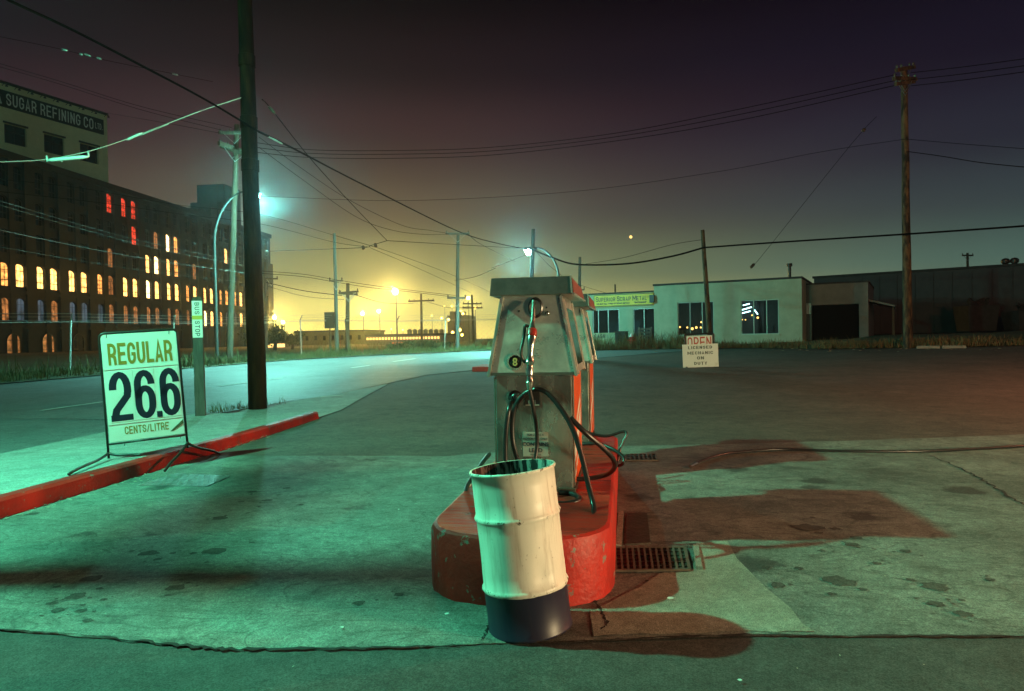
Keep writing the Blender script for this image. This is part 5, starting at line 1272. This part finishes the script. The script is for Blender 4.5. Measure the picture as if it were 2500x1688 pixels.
M_iron = mat('grate_iron', (.10, .08, .062), (.17, .135, .10), 14, .6, .3)
def grate(corners, label, nx, ny, m=M_iron, z=.016):
    c = np.mean(corners, axis=0); t = tag(empty('drain_grate', (c[0], c[1], 0)), label, 'drain grate')
    A, B, C_, D = [np.array([p[0] - c[0], p[1] - c[1]]) for p in corners]
    def P(u, v): return (A * (1 - u) + B * u) * (1 - v) + (D * (1 - u) + C_ * u) * v
    MB().add([(*P(0, 0), z), (*P(1, 0), z), (*P(1, 1), z), (*P(0, 1), z)], [(0, 1, 2, 3)]).build('pit', MATS.get('grate_dirt') or mat('grate_dirt', (.07, .055, .042), (.11, .088, .066), 9, .9), t)
    fr = MB(); R4 = [P(0, 0), P(1, 0), P(1, 1), P(0, 1)]
    for i in range(4): fr.bar((*R4[i], z + .006), (*R4[(i + 1) % 4], z + .006), .02, .012)
    fr.build('frame', m, t)
    for i in range(1, nx): u = i / nx; MB().bar((*P(u, 0), z + .006), (*P(u, 1), z + .006), .014, .010).build('bar', m, t)
    mb = MB(); [mb.bar((*P(0, j / ny), z + .004), (*P(1, j / ny), z + .004), .010, .008) for j in range(1, ny)]; mb.build('cross_bar', m, t)
grate([gp(1490, 1402), gp(1684, 1400), gp(1672, 1346), gp(1488, 1346)], 'rusty drain grate right of the island nose, half in shadow', 13, 6)
grate([gp(1508, 1128), gp(1605, 1128), gp(1600, 1112), gp(1506, 1112)], 'small drain grate beside the far end of the island', 9, 3)
t = tag(empty('pit_cover', gp(1555, 1300)), 'long concrete edged fill cover beside the island', 'cover')
c = np.array(t.location); pts = [gp(*p) - c for p in [(1503, 1338), (1518, 1338), (1523, 1255), (1510, 1255)]]
MB().hexa([(p[0], p[1], .004) for p in pts] + [(p[0], p[1], .022) for p in pts]).build('edge', M_patch, t)
pts = [gp(*p) - c for p in [(1526, 1335), (1588, 1332), (1580, 1258), (1530, 1258)]]; MB().hexa([(p[0], p[1], .004) for p in pts] + [(p[0], p[1], .020) for p in pts]).build('lid', M_rust, t)
pts = [gp(*p) - c for p in [(1700, 1395), (1716, 1397), (1705, 1340), (1692, 1340)]]; MB().hexa([(p[0], p[1], .004) for p in pts] + [(p[0], p[1], .03) for p in pts]).build('edge_stone', M_patch, t)
def tread_plate():
    P = [gp(*p) for p in [(335, 1188), (505, 1192), (563, 1166), (430, 1160)]]; c = np.mean(P, axis=0)
    t = tag(empty('tread_plate', (c[0], c[1], 0)), 'steel tread plate cover in the concrete below the price sign', 'cover')
    A, B, C_, D = [np.array([p[0] - c[0], p[1] - c[1]]) for p in P]
    def Q(u, v): return (A * (1 - u) + B * u) * (1 - v) + (D * (1 - u) + C_ * u) * v
    q = [Q(0, 0), Q(1, 0), Q(1, 1), Q(0, 1)]; pl = MB().hexa([(*p, .004) for p in q] + [(*p, .018) for p in q]).build('plate', M_steel, t)
    mb = MB()
    for i in range(22):
        for j in range(9):
            u, v = (i + .5) / 22, (j + .5) / 9; s = .016 if (i + j) % 2 else -.016; p = Q(u, v); mb.bar((p[0] - .018, p[1] - s, .0195), (p[0] + .018, p[1] + s, .0195), .008, .006)
    stuff(mb.build('tread', M_steel, pl))
tread_plate()

# ------------------------------------------------------------------ chain link fence and verge growth on the far side
def fence():
    pts = [(-22.6, 16), (-22.2, 20.5), (-21, 26), (-19.6, 31), (-18.2, 35.5), (-14.6, 40.6), (-9.5, 44.6), (-4.5, 47.5), (2, 51)]
    t = tag(empty('chain_link_fence', (-22.6, 16, 0)), 'chain link fence with barbed wire along the far side of the road', 'fence')
    o = np.array([-22.6, 16, 0]); D = []
    for a, b in zip(pts[:-1], pts[1:]):
        n = max(1, int(np.hypot(b[0] - a[0], b[1] - a[1]) / 2.9)); D += [(a[0] + (b[0] - a[0]) * i / n, a[1] + (b[1] - a[1]) * i / n) for i in range(n)]
    rs = random.Random(5); tops = []
    for (x, y) in D:
        z = g(x, y) + .05; h = 2.0 + rs.uniform(-.08, .1); lx, ly = rs.uniform(-.1, .1), rs.uniform(-.1, .1)
        b = np.array([x, y, z]) - o; c = b + np.array([lx, ly, h]); e = c + np.array([.22, -.2, .28])
        MB().tube([b, c, e], [.035, .033, .02], 6).build('post', M_steel if rs.random() < .7 else M_rust, t); tops.append((c, e, b))
    for k in range(3):
        MB().tube([c + (e - c) * (k * .45 + .08) for c, e, b in tops], .006, 4).build('barbed_wire', M_steel, t)
    MB().tube([c + np.array([0, 0, -.05]) for c, e, b in tops], .018, 5).build('top_rail', M_steel, t)
    mb = MB()                                   # the woven wire itself
    for (c0, _, b0), (c1, _, b1) in zip(tops[:-1], tops[1:]):
        n = 16
        for i in range(n):
            for s in (0, 1):
                u0, u1 = i / n, min(1, (i + 6) / n)
                f = (u1 - u0) / (6 / n)
                za, zb = (0, f) if s else (1, 1 - f)
                pa = b0 + (b1 - b0) * u0; qa = c0 + (c1 - c0) * u0; pb = b0 + (b1 - b0) * u1; qb = c0 + (c1 - c0) * u1
                mb.tube([pa + (qa - pa) * za, pb + (qb - pb) * zb], .0022, 3, False)
    stuff(mb.build('wire_mesh', M_rust, t))
fence()
def blades(name, m, sampler, n, hlo, hhi, w, label, cat, lean=.35, clump=3):
    V, Fc = [], []
    for i in range(n):
        x, y = sampler(); z = g(x, y) + .04
        if math.sin(x * 1.7 + 2 * math.sin(y * .9)) * math.cos(y * 1.3 - x * .6) < random.uniform(-1.1, .5): continue      # grows in clumps
        h = random.uniform(hlo, hhi) * random.uniform(.6, 1.3)
        for k in range(clump):
            a = random.uniform(0, 6.283); l = random.uniform(0, lean) * h; bx, by = x + random.uniform(-.12, .12), y + random.uniform(-.12, .12)
            c, s = math.cos(a) * w, math.sin(a) * w; b = random.uniform(0, 6.283); hh = h * random.uniform(.5, 1)
            o = len(V); dx, dy = math.cos(b) * l, math.sin(b) * l
            V += [(bx - c, by - s, z), (bx + c, by + s, z), (bx + dx * .45 + c * .7, by + dy * .45 + s * .7, z + hh * .6), (bx + dx * .45 - c * .7, by + dy * .45 - s * .7, z + hh * .6), (bx + dx, by + dy, z + hh)]
            Fc += [(o, o + 1, o + 2, o + 3), (o + 3, o + 2, o + 4)]
    mb = MB(); mb.v, mb.f = V, Fc
    return stuff(mb.build(name, m, None), label, cat)
def along(P, lo, hi):
    P = np.array(P); seg = np.hypot(*(P[1:] - P[:-1]).T); cum = np.cumsum(seg)
    def f():
        s = random.uniform(0, cum[-1]); i = int(np.searchsorted(cum, s)); u = 1 - (cum[i] - s) / seg[i]
        p = P[i] + (P[i + 1] - P[i]) * u; d = (P[i + 1] - P[i]) / seg[i]; o = random.uniform(lo, hi) ** 1
        return p[0] - d[1] * o, p[1] + d[0] * o
    return f
FARV = [(-19.0, 16), (-19.0, 20.5), (-18.0, 25), (-16.6, 29), (-15.2, 34), (-11.4, 38.5), (-6.6, 42.3), (-2.9, 44.8), (6, 49)]
blades('verge_grass', M_grass, along(FARV, .15, 4.5), 9000, .08, .34, .014, 'dry grass along the far side of the road', 'grass')
blades('tall_weeds', M_grass, along(FARV, 1.2, 4.2), 1300, .3, .95, .014, 'taller dry weeds along the chain link fence', 'weeds', .5)
RV = [(.2, 40.0), (4.2, 40.6), (8.2, 40.4), (10.9, 35.6), (13.8, 33.2), (16.4, 31.6), (20, 30)]
blades('lot_edge_weeds', M_weed, along(RV, -.2, 1.6), 5200, .18, .55, .014, 'brown weeds along the far edge of the lot', 'weeds', .6)
blades('brush', M_weed, along([(.2, 41), (6.5, 41.2)], -.3, 1.4), 900, .5, 1.15, .014, 'taller brown brush before the scrap office', 'brush', .8, 4)
blades('pole_foot_grass', M_grass, along([(-7.3, 12.6), (-6.5, 14.4)], -.15, .2), 70, .06, .22, .006, 'tufts of grass at the foot of the big pole', 'grass', .6, 4)
# berm the right-hand weeds stand on
mb = MB(); K = 7; P = dens(RV + [(30, 27), (60, 24)]); P2 = [np.array(p) for p in P]
for i, p in enumerate(P2):
    d = _n(P2[min(i + 1, len(P2) - 1)] - P2[max(0, i - 1)]); nn = np.array([-d[1], d[0]])
    for k in range(K):
        u = k / (K - 1); q = p + nn * (u * 7.0); mb.v.append((q[0], q[1], g(q[0], q[1]) + .02 + .34 * math.sin(min(1, u * 3.2) * math.pi / 2) * (sm((p[0] - 7) / 5) * .9 + .1) + random.uniform(-.03, .03) * (k > 0)))
for i in range(len(P2) - 1):
    for k in range(K - 1): a = i * K + k; mb.f.append((a, a + K, a + K + 1, a + 1))
struct(mb.build('berm', M_verge, None, smooth=True, origin=False))

# shrubs and trees: leaf clumps through a volume
def crown(mb, c, rx, rz, n, s, rs):
    for i in range(n):
        a, b_ = rs.uniform(0, 6.283), math.acos(rs.uniform(-1, 1)); r_ = rs.uniform(.25, 1) ** .5 * (1 + .18 * math.sin(3 * a + 2 * b_))
        p = np.array([c[0] + rx * r_ * math.sin(b_) * math.cos(a), c[1] + rx * r_ * math.sin(b_) * math.sin(a), c[2] + rz * r_ * math.cos(b_)])
        u = _n(np.array([rs.gauss(0, 1) for _ in range(3)])); v = _n(np.cross(u, np.array([rs.gauss(0, 1) for _ in range(3)])))
        q = s * rs.uniform(.6, 1.3); mb.add([p, p + u * q + v * q * .4, p + u * q * 1.6, p + u * q - v * q * .4], [(0, 1, 2, 3)])
def tree(px, py_top, py_base, Y, w, label, seed, name='tree', n=1400):
    rs = random.Random(seed); a = at(px, py_top, Y); z0 = g(a[0], a[1]); h = a[2] - z0
    t = tag(empty(name, (a[0], a[1], z0)), label, 'tree' if name == 'tree' else 'shrub', None)
    MB().tube(catmull([(0, 0, -.2), (.05 * w, 0, h * .25), (-.03 * w, 0, h * .5), (0, 0, h * .7)], 4), [.16 * w * .5 * (1 - i / 14) + .02 for i in range(13)], 7).build('trunk', M_wood, t)
    for k in range(5):
        an = k * 1.26; MB().tube([(0, 0, h * .35), (w * .3 * math.cos(an), w * .3 * math.sin(an), h * .62)], [.04 * w, .015 * w], 5).build('limb', M_wood, t)
    mb = MB()
    for k in range(7):
        an = rs.uniform(0, 6.28); rr = rs.uniform(.1, .55) * w
        crown(mb, (rr * math.cos(an), rr * math.sin(an), h * rs.uniform(.4, .82)), w * rs.uniform(.25, .42), h * rs.uniform(.14, .24), n // 7, .05 * w + .06, rs)
    mb.build('crown', M_leaf, t)
tree(668, 790, 850, 58, 2.4, 'dark leafy tree just right of the big pole under two lamps', 3)
tree(712, 806, 850, 60, 1.6, 'smaller rounded tree right of the leafy tree by the fence', 4)
tree(630, 782, 850, 62, 2.0, 'tree mostly behind the big pole by the fence', 5)
for i, (px, py, Y, w, lb) in enumerate([(975, 838, 47, 1.2, 'low dark shrub at the left end of the hedge'), (1010, 832, 48, 1.4, 'dark shrub second from the left in the hedge'), (1045, 833, 48.5, 1.4, 'dark shrub in the middle of the hedge under the far pole'), (1078, 838, 48, 1.1, 'low dark shrub at the right end of the hedge'), (850, 858, 44.5, .8, 'small bush at the foot of the stout pole')]):
    tree(px, py, 856, Y, w, lb, 20 + i, 'shrub', 700)

# ------------------------------------------------------------------ far yard: sheds and elevators in the glow
def far_box(px0, px1, py_top, Y, dep, label, cat, name, m=M_far, win=None):
    a, b = at(px0, py_top, Y), at(px1, py_top, Y); z0 = g(a[0], Y) - .5; h = a[2] - z0; w = b[0] - a[0]
    t = tag(empty(name, (a[0], Y, z0)), label, cat)
    MB().box(0, w, 0, dep, 0, h).build('wall', m, t); MB().box(-.2, w + .2, -.2, dep + .2, h, h + .3).build('roof', M_roof, t)
    return t, w, h
M_strip = emit('shed_light_strip', (1, .62, .2), 2.4); M_strip_r = emit('shed_light_red', (1, .22, .06), .9)
t, w, h = far_box(895, 1075, 822, 105, 12, 'long low loading shed with a lit eave below the lamps', 'shed', 'loading_shed')
for i in range(24): MB().box(i * w / 24 + .1, (i + 1) * w / 24 - .1, -.35, -.25, h - .55, h - .2).build('eave_light', M_strip, t)
for i in range(7): x = w * (.35 + .09 * i); MB().box(x, x + w * .06, -.12, -.02, h - 1.9, h - 1.0).build('window', M_strip_r, t)
t, w, h = far_box(650, 700, 834, 95, 5, 'small lit shed right of the big pole near the ground', 'shed', 'lit_shed')
MB().box(.3, w - .3, -.12, -.02, h * .35, h * .72).build('window', M_strip, t)
t, w, h = far_box(720, 890, 812, 140, 14, 'low yard building behind the fence, left of the loading shed', 'building', 'yard_building')
for i in range(8): MB().box(w * (i + .25) / 8, w * (i + .55) / 8, -.1, -.02, h * .45, h * .75).build('window', M_glass_dark, t)
t = tag(empty('grain_elevator', (at(1000, 800, 230)[0], 230, 0)), 'pale grain elevator with silos far behind the yard lamps', 'grain elevator'); x0 = t.location.x
for i in range(7):
    px = 1000 + i * 13; a = at(px, 806, 230); MB().lathe([(.85 * 230 / F * 7, 0), (.85 * 230 / F * 7, a[2]), (.01, a[2] + .4)], 14, (a[0] - x0, 0, 0)).build('silo', M_far, t, smooth='auto')
a = at(1098, 772, 236); b = at(1150, 772, 236); MB().box(a[0] - x0, b[0] - x0, 2, 16, 0, a[2]).build('headhouse', M_far, t)
a = at(1105, 762, 240); b = at(1135, 762, 240); MB().box(a[0] - x0, b[0] - x0, 5, 12, 0, a[2]).build('headhouse_tower', M_far, t)
M_hw = emit('far_window_amber', (1, .6, .2), 2.0)
rs = random.Random(9)
for i in range(26):
    px, py = rs.uniform(1100, 1148), rs.uniform(776, 814); a = at(px, py, 237.4); MB().box(a[0] - x0 - .3, a[0] - x0 + .3, a[1] - 230 - .2, a[1] - 230 - .05 + .5, a[2] - .3, a[2] + .3).build('window', M_hw, t)

# ------------------------------------------------------------------ litter
mb = MB(); rs = random.Random(4)
def scatter(mb, x, y, s, z=0):
    a = rs.uniform(0, 6.28); c, s_ = math.cos(a) * s, math.sin(a) * s; zz = g(x, y) + .02 + z
    mb.add([(x - c, y - s_, zz), (x + s_ * .5, y - c * .5, zz + s * .35), (x + c, y + s_, zz + .003), (x - s_ * .6, y + c * .6, zz + s * .15)], [(0, 1, 2, 3)])
for i in range(150): y = rs.uniform(5.2, 10); scatter(mb, -4.93 + abs(rs.gauss(0, .07)), y, rs.uniform(.008, .024))
for i in range(60): p = gp(rs.uniform(330, 480), rs.uniform(1165, 1190)); scatter(mb, p[0], p[1], rs.uniform(.008, .02), .006)
for i in range(60): p = gp(rs.uniform(0, 2500), rs.uniform(1120, 1680)); scatter(mb, p[0], p[1], rs.uniform(.003, .008))
stuff(mb.build('leaf_litter', M_litter, None), 'dry leaves and scraps along the kerb and forecourt', 'litter')
for px, py, s, lb in ((835, 1541, .011, 'white scrap of paper left of the drum'), (1090, 1508, .013, 'flat pale scrap near the island nose'), (1635, 1470, .02, 'pale paper scrap on the light concrete patch'), (1806, 1672, .011, 'tiny white scrap at the bottom edge'), (973, 1250, .008, 'small pale scrap left of the island')):
    p = gp(px, py); mb = MB(); P = [(p[0] + s * (1 + .4 * rs.uniform(-1, 1)) * math.cos(a_), p[1] + s * .8 * math.sin(a_) * (1 + .3 * rs.uniform(-1, 1)), .018 + .006 * rs.random()) for a_ in [i * .9 for i in range(7)]]
    mb.add(P, [tuple(range(7))]); tag(mb.build('paper_scrap', M_white, None), lb, 'scrap')
mb = MB(); 
for i in range(60):
    p = gp(rs.uniform(1480, 2450), rs.uniform(852, 862)); scatter(mb, p[0], p[1], rs.uniform(.03, .11))
stuff(mb.build('lot_edge_litter', M_litter, None), 'bits of litter along the weedy far lot edge', 'litter')

# ------------------------------------------------------------------ night haze lit by the lamps
hz = MB().box(-300, 300, -80, 420, -4, 60).build('haze', None, None, origin=False); hz['kind'] = 'stuff'
hm = bpy.data.materials.new('haze'); hm.use_nodes = True; nt = hm.node_tree; nt.nodes.clear()
o_ = nt.nodes.new('ShaderNodeOutputMaterial'); pv = nt.nodes.new('ShaderNodeVolumePrincipled')
pv.inputs['Color'].default_value = (.75, .88, 1.0, 1); pv.inputs['Density'].default_value = .0009; pv.inputs['Anisotropy'].default_value = .92
nt.links.new(pv.outputs[0], o_.inputs['Volume']); hz.data.materials.append(hm)
